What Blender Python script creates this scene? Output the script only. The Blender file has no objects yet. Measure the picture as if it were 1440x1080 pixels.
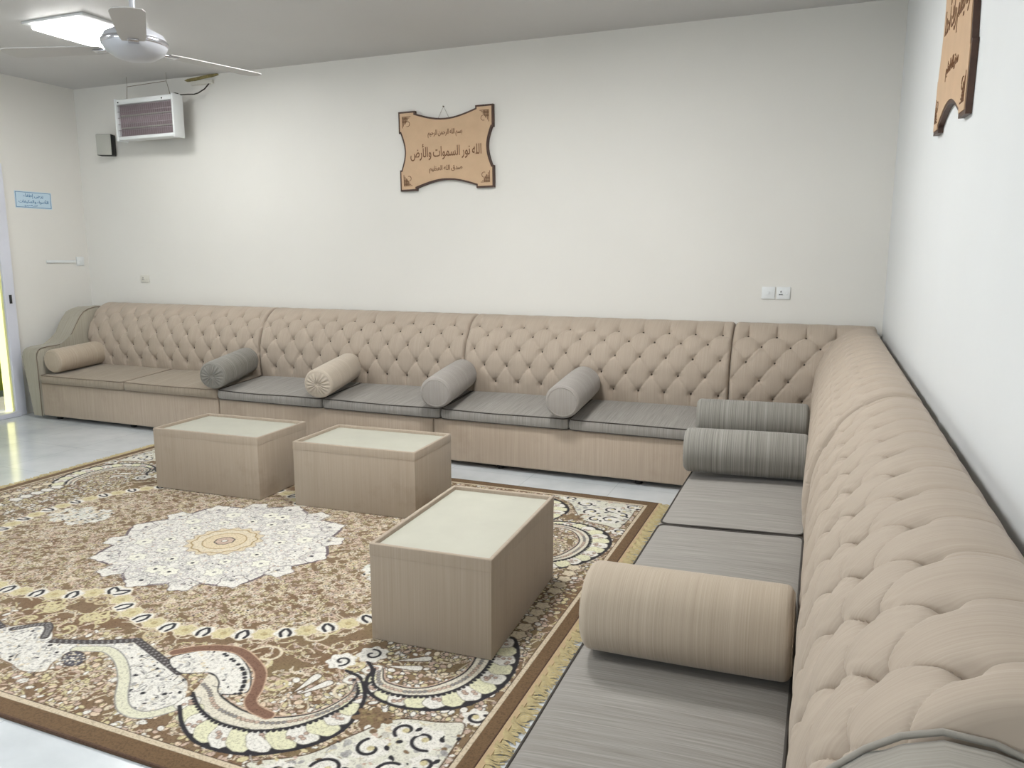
import bpy, bmesh, math, random
import numpy as np
from mathutils import Vector, Matrix, Quaternion
random.seed(7); RNG = np.random.default_rng(11)
SC = bpy.context.scene; COL = SC.collection
PI = math.pi

# ------------------------------------------------------------------ helpers
def link(o, parent=None):
    COL.objects.link(o)
    if parent is not None: o.parent = parent
    return o

def mesh_np(name, verts, faces, mat=None, parent=None, uvs=None, smooth=True):
    """verts (n,3), faces list/array of equal-length quads or mixed list; uvs per loop"""
    me = bpy.data.meshes.new(name)
    verts = np.asarray(verts, dtype=np.float32)
    if isinstance(faces, np.ndarray):
        n = faces.shape[1]
        me.vertices.add(len(verts)); me.vertices.foreach_set('co', verts.ravel())
        me.loops.add(faces.size); me.loops.foreach_set('vertex_index', faces.astype(np.int32).ravel())
        me.polygons.add(len(faces))
        me.polygons.foreach_set('loop_start', np.arange(0, faces.size, n, dtype=np.int32))
        me.update(calc_edges=True)
    else:
        me.from_pydata([tuple(v) for v in verts.tolist()], [], [tuple(f) for f in faces]); me.update()
    me.validate()
    if smooth: me.polygons.foreach_set('use_smooth', np.ones(len(me.polygons), dtype=bool))
    if uvs is not None:
        l = me.uv_layers.new(name='UVMap')
        l.data.foreach_set('uv', np.asarray(uvs, dtype=np.float32).ravel())
    if mat: me.materials.append(mat)
    return link(bpy.data.objects.new(name, me), parent)

def box_uv(me):
    """streak coordinate: u runs horizontally, v vertically (or in depth on level faces)"""
    l = me.uv_layers.new(name='UVMap')
    for p in me.polygons:
        n = p.normal
        for li in p.loop_indices:
            c = me.vertices[me.loops[li].vertex_index].co
            if abs(n.z) > .7: uv = (c.x, c.y)
            elif abs(n.y) >= abs(n.x): uv = (c.x, c.z)
            else: uv = (c.y + 7.3, c.z)
            l.data[li].uv = uv

def obj(name, bm, mat=None, parent=None, smooth=False, angle=None, uv=True):
    me = bpy.data.meshes.new(name)
    bmesh.ops.recalc_face_normals(bm, faces=bm.faces)
    bm.to_mesh(me); bm.free()
    if uv: box_uv(me)
    if smooth:
        me.polygons.foreach_set('use_smooth', np.ones(len(me.polygons), dtype=bool))
        if angle: me.set_sharp_from_angle(angle=math.radians(angle))
    if mat: me.materials.append(mat)
    return link(bpy.data.objects.new(name, me), parent)

def add_box(bm, x0, x1, y0, y1, z0, z1, bev=0, seg=2):
    vs = [bm.verts.new((x, y, z)) for x in (x0, x1) for y in (y0, y1) for z in (z0, z1)]
    fs = [bm.faces.new([vs[i] for i in f]) for f in ((0,1,3,2),(4,6,7,5),(0,4,5,1),(2,3,7,6),(0,2,6,4),(1,5,7,3))]
    if bev:
        es = list({e for f in fs for e in f.edges})
        bmesh.ops.bevel(bm, geom=es, offset=bev, segments=seg, profile=.5, affect='EDGES')
    return bm

def box(name, x0, x1, y0, y1, z0, z1, mat, parent=None, bev=0, seg=2):
    return obj(name, add_box(bmesh.new(), x0, x1, y0, y1, z0, z1, bev, seg), mat, parent, smooth=bev > 0, angle=40)

def add_tube(bm, pts, r, n=8, closed=False):
    pts = [Vector(p) for p in pts]; rings = []
    m = len(pts); up = Vector((0, 0, 1))
    for i, p in enumerate(pts):
        a = pts[i-1] if (closed or i > 0) else pts[i]
        b = pts[(i+1) % m] if (closed or i < m-1) else pts[i]
        t = (b - a).normalized()
        u = t.cross(up)
        if u.length < .05: u = t.cross(Vector((1, 0, 0)))
        u.normalize(); v = t.cross(u)
        rr = r[i] if isinstance(r, (list, tuple)) else r
        rings.append([bm.verts.new(p + u*rr*math.cos(2*PI*k/n) + v*rr*math.sin(2*PI*k/n)) for k in range(n)])
    for i in range(m if closed else m-1):
        A = rings[i]; B = rings[(i+1) % m]
        for k in range(n): bm.faces.new((A[k], A[(k+1) % n], B[(k+1) % n], B[k]))
    if not closed:
        bm.faces.new(rings[0][::-1]); bm.faces.new(rings[-1])
    return bm

def add_lathe(bm, prof, n=32, axis='z', center=(0, 0, 0)):
    c = Vector(center); rings = []
    for r, h in prof:
        ring = []
        for k in range(n if r > 1e-6 else 1):
            a = 2*PI*k/n
            q = Vector((r*math.cos(a), r*math.sin(a), h))
            if axis == 'x': q = Vector((h, r*math.cos(a), r*math.sin(a)))
            if axis == 'y': q = Vector((r*math.sin(a), h, r*math.cos(a)))
            ring.append(bm.verts.new(q + c))
        rings.append(ring)
    for A, B in zip(rings, rings[1:]):
        for k in range(n):
            k2 = (k+1) % n
            if len(A) == 1 and len(B) == 1: continue
            if len(A) == 1: bm.faces.new((A[0], B[k], B[k2]))
            elif len(B) == 1: bm.faces.new((A[k], B[0], A[k2]))
            else: bm.faces.new((A[k], A[k2], B[k2], B[k]))
    return bm

def add_prism(bm, poly, x0, x1, f=lambda a, b, h: (h, a, b), bev=0):
    """extrude closed 2-D outline between x0 and x1"""
    A = [bm.verts.new(f(a, b, x0)) for a, b in poly]; B = [bm.verts.new(f(a, b, x1)) for a, b in poly]
    n = len(poly)
    fa = bm.faces.new(A); fb = bm.faces.new(B[::-1])
    for i in range(n): bm.faces.new((A[i], B[i], B[(i+1) % n], A[(i+1) % n]))
    if bev:
        es = list(set(fa.edges) | set(fb.edges))
        bmesh.ops.bevel(bm, geom=es, offset=bev, segments=3, profile=.5, affect='EDGES')
    return bm

def thing(name, label, cat, loc=(0, 0, 0), rz=0, group=None):
    o = bpy.data.objects.new(name, None); COL.objects.link(o)
    o.empty_display_size = .1
    o.location = loc; o.rotation_euler = (0, 0, rz)
    return tag(o, label, cat, group)
def tag(o, label, cat, group=None):
    o['label'] = label; o['category'] = cat
    if group: o['group'] = group
    return o
def struct(o): o['kind'] = 'structure'; return o
def copy_tree(o, parent=None):
    c = o.copy(); COL.objects.link(c)
    if parent is not None: c.parent = parent
    for ch in list(o.children): copy_tree(ch, c)
    return c

# ------------------------------------------------------------------ materials
def s2l(c):
    return tuple(((v/255)/12.92 if v/255 <= .04045 else ((v/255+.055)/1.055)**2.4) for v in c)
class NT:
    def __init__(s, name):
        s.m = bpy.data.materials.new(name); s.m.use_nodes = True
        s.t = s.m.node_tree; s.b = s.t.nodes['Principled BSDF']; s.out = s.t.nodes['Material Output']
    def n(s, kind, **kw):
        nd = s.t.nodes.new(kind)
        for k, v in kw.items():
            if k in nd.inputs: nd.inputs[k].default_value = v
            else: setattr(nd, k, v)
        return nd
    def l(s, a, b): s.t.links.new(a, b)
    def ramp(s, fac, stops):
        r = s.n('ShaderNodeValToRGB'); e = r.color_ramp.elements
        e[0].position, e[0].color = stops[0][0], (*stops[0][1], 1)
        e[1].position, e[1].color = stops[-1][0], (*stops[-1][1], 1)
        for p, c in stops[1:-1]:
            x = e.new(p); x.color = (*c, 1)
        s.l(fac, r.inputs['Fac']); return r.outputs['Color']
    def mix(s, fac, a, b, mode='MIX'):
        m = s.n('ShaderNodeMix', data_type='RGBA', blend_type=mode)
        for i, v in ((0, fac), (6, a), (7, b)):
            if hasattr(v, 'links'): s.l(v, m.inputs[i])
            elif i == 0: m.inputs[0].default_value = v
            else: m.inputs[i].default_value = (*v, 1) if len(v) == 3 else v
        return m.outputs[2]
    def noise(s, vec, scale, detail=3, rough=.55, mapscale=None):
        if mapscale is not None:
            mp = s.n('ShaderNodeMapping'); mp.inputs['Scale'].default_value = mapscale
            s.l(vec, mp.inputs['Vector']); vec = mp.outputs['Vector']
        nz = s.n('ShaderNodeTexNoise', Scale=scale, Detail=detail, Roughness=rough)
        s.l(vec, nz.inputs['Vector']); return nz.outputs['Fac']
    def bump(s, h, strength, dist, normal=None):
        b = s.n('ShaderNodeBump', Strength=strength, Distance=dist)
        s.l(h, b.inputs['Height'])
        if normal is not None: s.l(normal, b.inputs['Normal'])
        s.l(b.outputs['Normal'], s.b.inputs['Normal']); return b.outputs['Normal']

def plain(name, col, rough=.6, metal=0, spec=.5, var=.0, vscale=4):
    t = NT(name); c = s2l(col)
    t.b.inputs['Roughness'].default_value = rough; t.b.inputs['Metallic'].default_value = metal
    t.b.inputs['Specular IOR Level'].default_value = spec
    tc = t.n('ShaderNodeTexCoord')
    f = t.noise(tc.outputs['Object'], vscale, 4)
    v = max(var, .02)
    t.l(t.ramp(f, [(.3, tuple(x*(1-v) for x in c)), (.7, tuple(min(1, x*(1+v)) for x in c))]), t.b.inputs['Base Color'])
    return t.m

def fabric(name, base, dark, light, contrast=1., uscale=330, vscale=5, wide=.22, stain=.0, stain_col=(90, 75, 60), rough=.85, sheen=.15, bump=.25):
    t = NT(name); tc = t.n('ShaderNodeTexCoord'); uv = tc.outputs['UV']
    b, d, li = s2l(base), s2l(dark), s2l(light)
    streak = t.noise(uv, 1, 2.5, .65, (uscale, vscale, 1))
    k = .16/contrast
    col = t.ramp(streak, [(.5-k*1.3, d), (.5, b), (.5+k*1.3, li)])
    broad = t.noise(uv, 1, 2, .5, (uscale*.12, vscale*.3, 1))
    col = t.mix(wide, col, t.ramp(broad, [(.3, d), (.5, b), (.72, li)]))
    if stain:
        st = t.noise(tc.outputs['Object'], 3.2, 5, .6)
        f = t.ramp(st, [(.58, (0, 0, 0)), (.78, (stain,)*3)])
        col = t.mix(f, col, s2l(stain_col))
    t.l(col, t.b.inputs['Base Color'])
    t.b.inputs['Roughness'].default_value = rough
    t.b.inputs['Specular IOR Level'].default_value = .25
    t.b.inputs['Sheen Weight'].default_value = sheen
    t.b.inputs['Sheen Roughness'].default_value = .5
    t.bump(streak, bump, .0015)
    return t.m

M = {}
M['wall'] = None
def wall_mat(name, c1, c2):
    t = NT(name); tc = t.n('ShaderNodeTexCoord')
    f = t.noise(tc.outputs['Object'], .7, 4)
    col = t.ramp(f, [(.3, s2l(c1)), (.7, s2l(c2))])
    fine = t.noise(tc.outputs['Object'], 60, 5, .6)
    t.l(col, t.b.inputs['Base Color'])
    t.b.inputs['Roughness'].default_value = .55; t.b.inputs['Specular IOR Level'].default_value = .3
    t.bump(fine, .12, .002)
    return t.m
M['wall'] = wall_mat('cream wall paint', (221, 219, 213), (226, 224, 218))
M['wall_r'] = wall_mat('white wall paint', (219, 222, 223), (224, 227, 228))
M['ceil'] = wall_mat('ceiling paint', (198, 197, 196), (203, 202, 201))

def floor_mat():
    t = NT('polished tile'); tc = t.n('ShaderNodeTexCoord')
    f = t.noise(tc.outputs['Object'], 1.7, 6, .6)
    col = t.ramp(f, [(.3, s2l((184, 190, 193))), (.5, s2l((200, 205, 208))), (.7, s2l((212, 216, 218)))])
    br = t.n('ShaderNodeTexBrick'); br.offset = 0
    br.inputs['Scale'].default_value = 1; br.inputs['Mortar Size'].default_value = .0018
    br.inputs['Brick Width'].default_value = .6; br.inputs['Row Height'].default_value = .6
    br.inputs['Color1'].default_value = (1, 1, 1, 1); br.inputs['Color2'].default_value = (1, 1, 1, 1)
    br.inputs['Mortar'].default_value = (.72, .73, .73, 1)
    t.l(tc.outputs['Object'], br.inputs['Vector'])
    t.l(t.mix(1, col, br.outputs['Color'], 'MULTIPLY'), t.b.inputs['Base Color'])
    r = t.noise(tc.outputs['Object'], 9, 3)
    t.l(t.ramp(r, [(.3, (.10,)*3), (.7, (.17,)*3)]), t.b.inputs['Roughness'])
    return t.m
M['floor'] = floor_mat()
M['tuft'] = fabric('tufted beige shantung', (172, 158, 143), (164, 150, 135), (179, 166, 151), uscale=300, vscale=3, rough=.7, sheen=.08, bump=.08)
M['base'] = fabric('beige base cloth', (176, 160, 143), (166, 150, 133), (186, 171, 154), uscale=240, vscale=2.5, stain=.35, stain_col=(140, 120, 100))
M['seat'] = fabric('grey striped seat cloth', (142, 138, 132), (122, 117, 111), (160, 156, 150), 1.1, uscale=230, vscale=3.5, stain=.2, stain_col=(120, 112, 98))
M['seat_tan'] = fabric('taupe striped seat cloth', (150, 138, 122), (132, 120, 104), (164, 152, 136), 1.1, uscale=230, vscale=3.5, stain=.2, stain_col=(120, 108, 90))
M['b_grey'] = fabric('dark grey bolster cloth', (136, 133, 126), (108, 105, 98), (162, 159, 151), 1.4, uscale=400, vscale=1.2)
M['b_mid'] = fabric('grey bolster cloth', (158, 152, 146), (138, 132, 126), (172, 168, 162), 1, uscale=400, vscale=1.2)
M['b_tan'] = fabric('beige bolster cloth', (176, 162, 144), (164, 150, 131), (187, 174, 157), 1.0, uscale=400, vscale=1.2)
M['b_pale'] = fabric('pale beige bolster cloth', (190, 178, 162), (174, 161, 145), (202, 192, 178), 1, uscale=400, vscale=1.2)
M['arm'] = fabric('grey beige side cloth', (163, 157, 142), (150, 144, 129), (175, 169, 155), 1, uscale=160, vscale=2)
M['arm_near'] = fabric('grey striped end cloth', (148, 143, 134), (130, 125, 117), (164, 159, 150), 1.1, uscale=200, vscale=2)
M['pouf'] = fabric('taupe coffee table cloth', (164, 150, 133), (156, 142, 125), (172, 158, 142), .8, uscale=180, vscale=2, stain=.5, stain_col=(122, 104, 86), bump=.12)
M['tabletop'] = plain('pale vinyl top', (176, 175, 162), .5, var=.04, vscale=7)
M['pipe_dark'] = plain('dark piping', (62, 57, 52), .8)
M['pipe_tan'] = plain('taupe piping', (120, 106, 92), .8)
M['button'] = plain('pit-shaded button cloth', (70, 60, 50), .8)  # sofa fabric darkened: shade of the button pits is put into the colour
M['black'] = plain('black foot plastic', (20, 20, 20), .6)
M['white_plastic'] = plain('white plastic', (225, 228, 228), .35)
M['off_plastic'] = plain('off white plastic', (216, 213, 203), .4)
M['slot'] = plain('socket slot', (40, 40, 40), .6)
M['door_white'] = plain('door frame paint', (214, 216, 226), .35)
M['fan'] = plain('fan enamel', (178, 180, 186), .28, metal=.1)
M['chrome'] = plain('fan chrome', (200, 200, 205), .18, metal=.9)
M['blade'] = plain('fan blade enamel', (176, 174, 172), .4)
M['walnut'] = plain('dark brown wood edge', (70, 46, 34), .5, var=.25, vscale=20)
M['ply'] = plain('light engraved board', (198, 167, 134), .55, var=.05, vscale=9)
M['engrave'] = plain('burnt brown engraving', (112, 76, 46), .7)
M['grille'] = plain('zapper grille wire', (170, 160, 164), .4, metal=.4)
M['zap_dark'] = plain('zapper inside', (136, 120, 124), .6)
M['wire'] = plain('dark cable', (50, 44, 36), .6)
M['tin'] = plain('bare hanging wire', (120, 108, 88), .5)
M['speaker_face'] = plain('speaker cloth', (170, 170, 162), .7)
M['rough_plaster'] = plain('exposed plaster', (138, 126, 82), .9, var=.3, vscale=40)
M['sign_blue'] = plain('sign paper', (196, 218, 232), .5)
M['ink'] = plain('sign blue ink', (40, 110, 160), .5)
M['lime'] = plain('lime painted wall', (186, 188, 50), .7, var=.08)
M['lime_pale'] = plain('pale yellow reveal paint', (240, 238, 170), .6)
M['ground'] = plain('outdoor concrete', (170, 168, 156), .8, var=.1)
def emis(name, col, st):
    t = NT(name); t.b.inputs['Emission Color'].default_value = (*col, 1); t.b.inputs['Emission Strength'].default_value = st
    t.b.inputs['Base Color'].default_value = (.8, .8, .8, 1); return t.m
M['tube'] = emis('lit fluorescent tube', (1, .99, .97), 18)

# ------------------------------------------------------------------ room shell
XR, YB, XL, YF, H = .38, 5.80, -7.05, -2.6, 3.13
T = .2
def slab(name, x0, x1, y0, y1, z0, z1, mat): return struct(box(name, x0, x1, y0, y1, z0, z1, mat))
slab('floor', XL-T, XR+T, YF-T, YB+T, -.15, 0, M['floor'])
slab('ceiling', XL-T, XR+T, YF-T, YB+T, H, H+.15, M['ceil'])
slab('wall_back', XL-T, XR+T, YB, YB+T, 0, H, M['wall'])
slab('wall_right', XR, XR+T, YF, YB, 0, H, M['wall_r'])
DY0, DY1, DH = 3.75, 4.87, 2.25
TL = .12
bm = bmesh.new()
add_box(bm, XL-TL, XL, DY1, YB, 0, H); add_box(bm, XL-TL, XL, YF, DY0, 0, H); add_box(bm, XL-TL, XL, DY0, DY1, DH, H)
struct(obj('wall_left', bm, M['wall']))
# front wall behind the camera; its unseen window is added for bluish fill
bm = bmesh.new()
WX0, WX1, WZ0, WZ1 = -5.2, -2.6, .95, 2.2
add_box(bm, XL-T, WX0, YF-T, YF, 0, H); add_box(bm, WX1, XR+T, YF-T, YF, 0, H)
add_box(bm, WX0, WX1, YF-T, YF, 0, WZ0); add_box(bm, WX0, WX1, YF-T, YF, WZ1, H)
struct(obj('wall_front', bm, M['wall']))
bm = bmesh.new()
for a, b, c, d in ((WX0, WX1, WZ0, WZ0+.05), (WX0, WX1, WZ1-.05, WZ1), (WX0, WX0+.05, WZ0+.05, WZ1-.05), (WX1-.05, WX1, WZ0+.05, WZ1-.05), (-3.93, -3.87, WZ0+.05, WZ1-.05)):
    add_box(bm, a, b, YF-.13, YF-.07, c, d)
struct(obj('added_window_1', bm, M['white_plastic']))  # frame of the added, unseen window
# door opening in the left wall: painted reveal, frame, threshold
bm = bmesh.new()
add_box(bm, XL-TL, XL-.002, DY1-.012, DY1, 0, DH); add_box(bm, XL-TL, XL-.002, DY0, DY0+.012, 0, DH)
struct(obj('trim_1', bm, M['lime_pale']))
bm = bmesh.new()
add_box(bm, XL, XL+.028, DY1-.005, DY1+.095, 0, DH+.08, .004); add_box(bm, XL, XL+.028, DY0-.095, DY0+.005, 0, DH+.08, .004)
add_box(bm, XL, XL+.028, DY0+.006, DY1-.006, DH-.005, DH+.08, .004)
door = struct(obj('door_1', bm, M['door_white']))
s = box('strike_plate', XL+.028, XL+.034, DY1+.035, DY1+.058, 1.06, 1.14, M['slot'], door)
s['label'] = 'small black lock strike'
struct(box('trim_2', XL-T, XL+.06, DY0-.02, DY1+.02, 0, .045, M['door_white'], bev=.006))
# outdoors seen through the door
g = struct(box('trim_3', XL-3.6, XL-T, 1.0, 8.5, -.12, -.02, M['ground']))
lw = tag(box('garden_wall', XL-1.75, XL-1.6, 1.0, 8.5, -.02, 2.6, M['lime']), 'lime yellow painted wall outside the open doorway', 'wall')

# ------------------------------------------------------------------ tufted backs
PROF = [(0, .345), (.30, .345), (.335, .42), (.352, .49), (.36, .57), (.36, .66), (.348, .75), (.318, .84), (.268, .92), (.205, .98), (.14, 1.015), (.08, 1.022), (.03, 1.012), (.0, .985)]
def smooth_profile(P, n):
    P = np.array(P, float)
    # Catmull-Rom through the points
    Q = np.vstack([P[0], P, P[-1]]); out = []
    for i in range(1, len(Q)-2):
        p0, p1, p2, p3 = Q[i-1], Q[i], Q[i+1], Q[i+2]
        for t in np.linspace(0, 1, 14, endpoint=False):
            out.append(.5*((2*p1)+(-p0+p2)*t+(2*p0-5*p1+4*p2-p3)*t*t+(-p0+3*p1-3*p2+p3)*t**3))
    out.append(P[-1]); out = np.array(out)
    d = np.r_[0, np.cumsum(np.linalg.norm(np.diff(out, axis=0), axis=1))]
    q = np.linspace(0, d[-1], n)
    return np.c_[np.interp(q, d, out[:, 0]), np.interp(q, d, out[:, 1])], q
def arc_of(S, q, z, crest):
    """arc length where the front face passes height z (crest: s value instead, on top)"""
    i0 = int(np.argmax(S[:, 0])); top = int(np.argmax(S[:, 1]))
    if crest:
        seg = slice(i0, len(S)); k = np.argmin(np.abs(S[seg, 0]-z)); return q[i0+k]
    seg = slice(np.argmin(np.abs(S[:, 1]-.36)+1*(S[:, 0] < .2)), top)
    k = np.argmin(np.abs(S[seg, 1]-z)); return q[seg.start+k]

TA = .187
def tufted_back(L, rows_z, rows_s, du=.0085, dv=.0080, phase=0., parent=None, amp=.019, seed=0, x0=0., name='backrest', ends=(1, 1), er=.03, sc=1., side=0, ta=TA):
    TA = ta
    n_v = int(1.62/dv); S, q = smooth_profile([(a*sc, b) for a, b in PROF[1:]], n_v)
    arcs = [arc_of(S, q, z, False) for z in rows_z] + [arc_of(S, q, s, True) for s in rows_s]
    nu = int(L/du); U = np.linspace(0, L, nu+1)
    tan = np.gradient(S, axis=0); tan /= np.linalg.norm(tan, axis=1)[:, None]+1e-9
    nor = np.c_[tan[:, 1], -tan[:, 0]]            # outwards (front = +s)
    rowc_real = np.interp(q, arcs, np.arange(len(arcs)))      # clamped outside the rows
    uu, rr = np.meshgrid(U/TA+phase, rowc_real, indexing='ij')
    _, qq = np.meshgrid(U, q, indexing='ij')
    # small irregularities so that no two diamonds are alike
    rg = np.random.default_rng(seed)
    w = .035*np.sin(uu*1.7+seed)+.03*np.sin(rr*2.3+uu*.9+seed*2)
    a = uu+rr/2+w*.35*np.sin(PI*(uu+rr/2))**2; b = uu-rr/2-w*.35*np.sin(PI*(uu-rr/2))**2
    sa, sb = np.abs(np.sin(PI*a)), np.abs(np.sin(PI*b))
    da = np.abs(a-np.round(a)); db = np.abs(b-np.round(b))
    # metric distance to the nearest button
    rowi = np.clip(np.round(rr), 0, len(arcs)-1)
    A = np.array(arcs)[rowi.astype(int)]
    best = np.full(uu.shape, 9.); bdu = np.zeros(uu.shape); bdv = np.zeros(uu.shape)
    for dr in (-1, 0, 1):
        ri = np.clip(rowi+dr, 0, len(arcs)-1).astype(int)
        off = (ri % 2)*.5
        du_ = (uu-off-np.round(uu-off))*TA; dv_ = qq-np.array(arcs)[ri]
        dd = np.sqrt(du_**2+dv_**2); m_ = dd < best
        best = np.where(m_, dd, best); bdu = np.where(m_, du_, bdu); bdv = np.where(m_, dv_, bdv)
    inside = 1-np.clip((qq-arcs[-1])/.16, 0, 1)*.62; inside *= 1-np.clip((arcs[0]-qq)/.12, 0, 1)*.45
    puff = .42*(sa*sb)**.5+.58*(1-np.exp(-(best/.040)**2))
    fold = 2.5 if side else 1.5
    # folded cloth: each pleat is a small overlapping step that fades away from its button
    rb = b-np.round(b); ra = a-np.round(a)
    wside = 1 if side == 0 else np.where(bdu < 0, 1., .3)
    reach = np.exp(-(best/.078)**2)*(1-np.exp(-(best/.012)**2))
    fb = np.sign(rb)*np.exp(-np.abs(rb)/.075)*reach*wside
    fa = np.sign(ra)*np.exp(-np.abs(ra)/.075)*reach*(wside if side else np.where(bdv < 0, .8, .35))
    crease = np.exp(-(db/.028)**2)*reach*wside+.6*np.exp(-(da/.028)**2)*reach*wside
    rip = np.sin(2*PI*b*6+seed)*np.exp(-(db/.30)**2)*np.exp(-((best-.045)/.035)**2)*(.6+.4*np.sin(uu*2.7+rr*1.9))
    h = amp*puff*inside + fold*(.0042*fb + .0030*fa - .0058*crease) - .018*np.exp(-(best/.016)**2) + (.0012 if side else .0016)*rip
    # ease in at seat line, back edge and the two seams
    e = np.clip((q-.02)/.06, 0, 1); e *= np.clip((q[-1]-q)/.05, 0, 1); h = h*e[None, :]
    xe = np.minimum(U if ends[0] else 9, (L-U) if ends[1] else 9)
    end = np.sqrt(np.clip(1-(1-np.clip(xe/er, 0, 1))**2, 0, 1))
    h = (h+.012*e[None, :])*end[:, None]-.006*(1-end)[:, None]*e[None, :]
    P3 = np.empty((nu+1, n_v, 3))
    P3[..., 0] = U[:, None]+x0
    P3[..., 1] = -(S[None, :, 0]+nor[None, :, 0]*h)
    P3[..., 2] = S[None, :, 1]+nor[None, :, 1]*h
    idx = np.arange((nu+1)*n_v).reshape(nu+1, n_v)
    F = np.stack([idx[:-1, :-1], idx[:-1, 1:], idx[1:, 1:], idx[1:, :-1]], -1).reshape(-1, 4)
    uvc = np.stack([np.broadcast_to(P3[..., 0], (nu+1, n_v)), np.broadcast_to(q[None, :], (nu+1, n_v))], -1).reshape(-1, 2)
    # closing: rear and both ends
    V = P3.reshape(-1, 3); base = len(V)
    rear = []
    for i in (0, nu):
        rear.append(len(V)); V = np.vstack([V, [[P3[i, 0, 0], 0, .345]]])
    uvc = np.vstack([uvc, [[0, 0], [0, 0]]])
    F = [tuple(f) for f in F.tolist()]
    F.append(tuple(idx[0, :][::-1].tolist())+(rear[0],)); F.append(tuple(idx[nu, :].tolist())+(rear[1],))
    F.append((idx[0, -1], idx[nu, -1], rear[1], rear[0])); F.append((idx[0, 0], rear[0], rear[1], idx[nu, 0]))
    me = bpy.data.meshes.new(name); me.from_pydata([tuple(v) for v in V.tolist()], [], [tuple(int(k) for k in f) for f in F]); me.update()
    l = me.uv_layers.new(name='UVMap'); li = np.empty(len(me.loops), dtype=np.int32); me.loops.foreach_get('vertex_index', li)
    l.data.foreach_set('uv', uvc[li].astype(np.float32).ravel())
    me.polygons.foreach_set('use_smooth', np.ones(len(me.polygons), dtype=bool)); me.set_sharp_from_angle(angle=math.radians(70))
    me.materials.append(M['tuft'])
    o = link(bpy.data.objects.new(name, me), parent)
    # the covered buttons, one object each
    bm = bmesh.new(); add_lathe(bm, [(0, .005), (.004, .0045), (.0075, .002), (.008, -.002), (0, -.003)], 12)
    proto = None
    for r, arc in enumerate(arcs):
        k = np.argmin(np.abs(q-arc)); off = (r % 2)*.5
        for m_ in range(-2, int(L/TA)+3):
            ux = (m_+off-phase)*TA
            if ux < .035 or ux > L-.035: continue
            if proto is None:
                bt = obj('button', bm, M['button'], o, smooth=True, uv=False); proto = bt
            else:
                bt = proto.copy(); COL.objects.link(bt); bt.parent = o
            nn = Vector((0, -nor[k, 0], nor[k, 1])); i = int(round(ux/L*nu))
            p = Vector(P3[i, k])+nn*.001
            bt.matrix_basis = Matrix.Translation(p) @ Vector((0, 0, 1)).rotation_difference(nn).to_matrix().to_4x4()
    return o

ROWS_B = ([.545, .67, .79, .892], [.235])          # back-wall sections: four rows on the face, one on the roll
ROWS_R = ([.51, .635, .755, .868], [.232, .150])      # right-wall sections
ARM = [(-.905, .03), (-.905, .58), (-.90, .615), (-.885, .64), (-.86, .655), (-.80, .662), (-.68, .668), (-.62, .68), (-.575, .71), (-.53, .765), (-.475, .85), (-.43, .915), (-.385, .96), (-.33, .985), (-.25, 1.0), (-.05, 1.0), (-.01, .985), (-.01, .03)]

def sofa_section(L, label, loc, rz, rows, phase, seed, arm=None, feet=(.25, .75), du=.0085, dv=.0080, ends=(1, 1), group=None, D=.90, er=.03, prof=None, sc=1., side=0, ta=.187, amp=.019):
    t = thing('sofa_section', label, 'sofa', loc, rz, group)
    b = bmesh.new(); add_box(b, .002, L-.002, -D, -.01, .035, .34, .012, 3)
    obj('base', b, M['base'], t, smooth=True, angle=40)
    tufted_back(L, rows[0], rows[1], du, dv, phase, t, seed=seed, ends=ends, er=er, sc=sc, side=side, ta=ta, amp=amp)
    for fx in feet:
        for fy in (-D+.07, -.1):
            fb = bmesh.new(); add_lathe(fb, [(0, 0), (.022, 0), (.026, .008), (.028, .036), (0, .036)], 16, center=(L*fx, fy, 0))
            obj('foot', fb, M['black'], t, smooth=True, angle=40, uv=False)
    if arm is not None:
        x0, x1 = arm
        prof = prof or ARM
        ab = bmesh.new(); add_prism(ab, prof, x0, x1, bev=.018)
        if x0 < 0:      # the outer side leans outwards
            for v in ab.verts: v.co.x -= max(0, (v.co.z-.03))*.13*(1 if v.co.x < (x0+x1)/2 else 0)
        am = M['arm'] if x0 < 0 else M['arm_near']
        a = obj('arm', ab, am, t, smooth=True, angle=35)
        xi = x1-.004 if x0 < 0 else x0+.004
        pb = bmesh.new(); add_tube(pb, [(xi, y-.006 if i < 4 else y, z+(.004 if 3 < i < 16 else 0)) for i, (y, z) in enumerate(prof[:-1])], .004, 6)
        obj('piping', pb, M['pipe_tan'] if x0 < 0 else am, a, smooth=True, uv=False)
    return t

YO = 5.765      # rear plane of the back-wall sections
XO = .341       # rear plane of the right-wall sections
G1 = 'long tufted beige sofa sections along the walls'
sofa_section(2.085, 'beige tufted sofa section at the far left end, with grey-beige scroll arm beside the door', (-6.66, YO, 0), 0, ROWS_B, .35, 1, arm=(-.135, -.001), feet=(.06, .5, .93), group=G1)
sofa_section(1.985, 'beige tufted sofa section, second from the left arm along the back wall', (-4.571, YO, 0), 0, ROWS_B, .15, 2, group=G1)
sofa_section(2.01, 'beige tufted sofa section on the back wall, adjoining the corner piece', (-2.584, YO, 0), 0, ROWS_B, .60, 3, group=G1)
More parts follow.
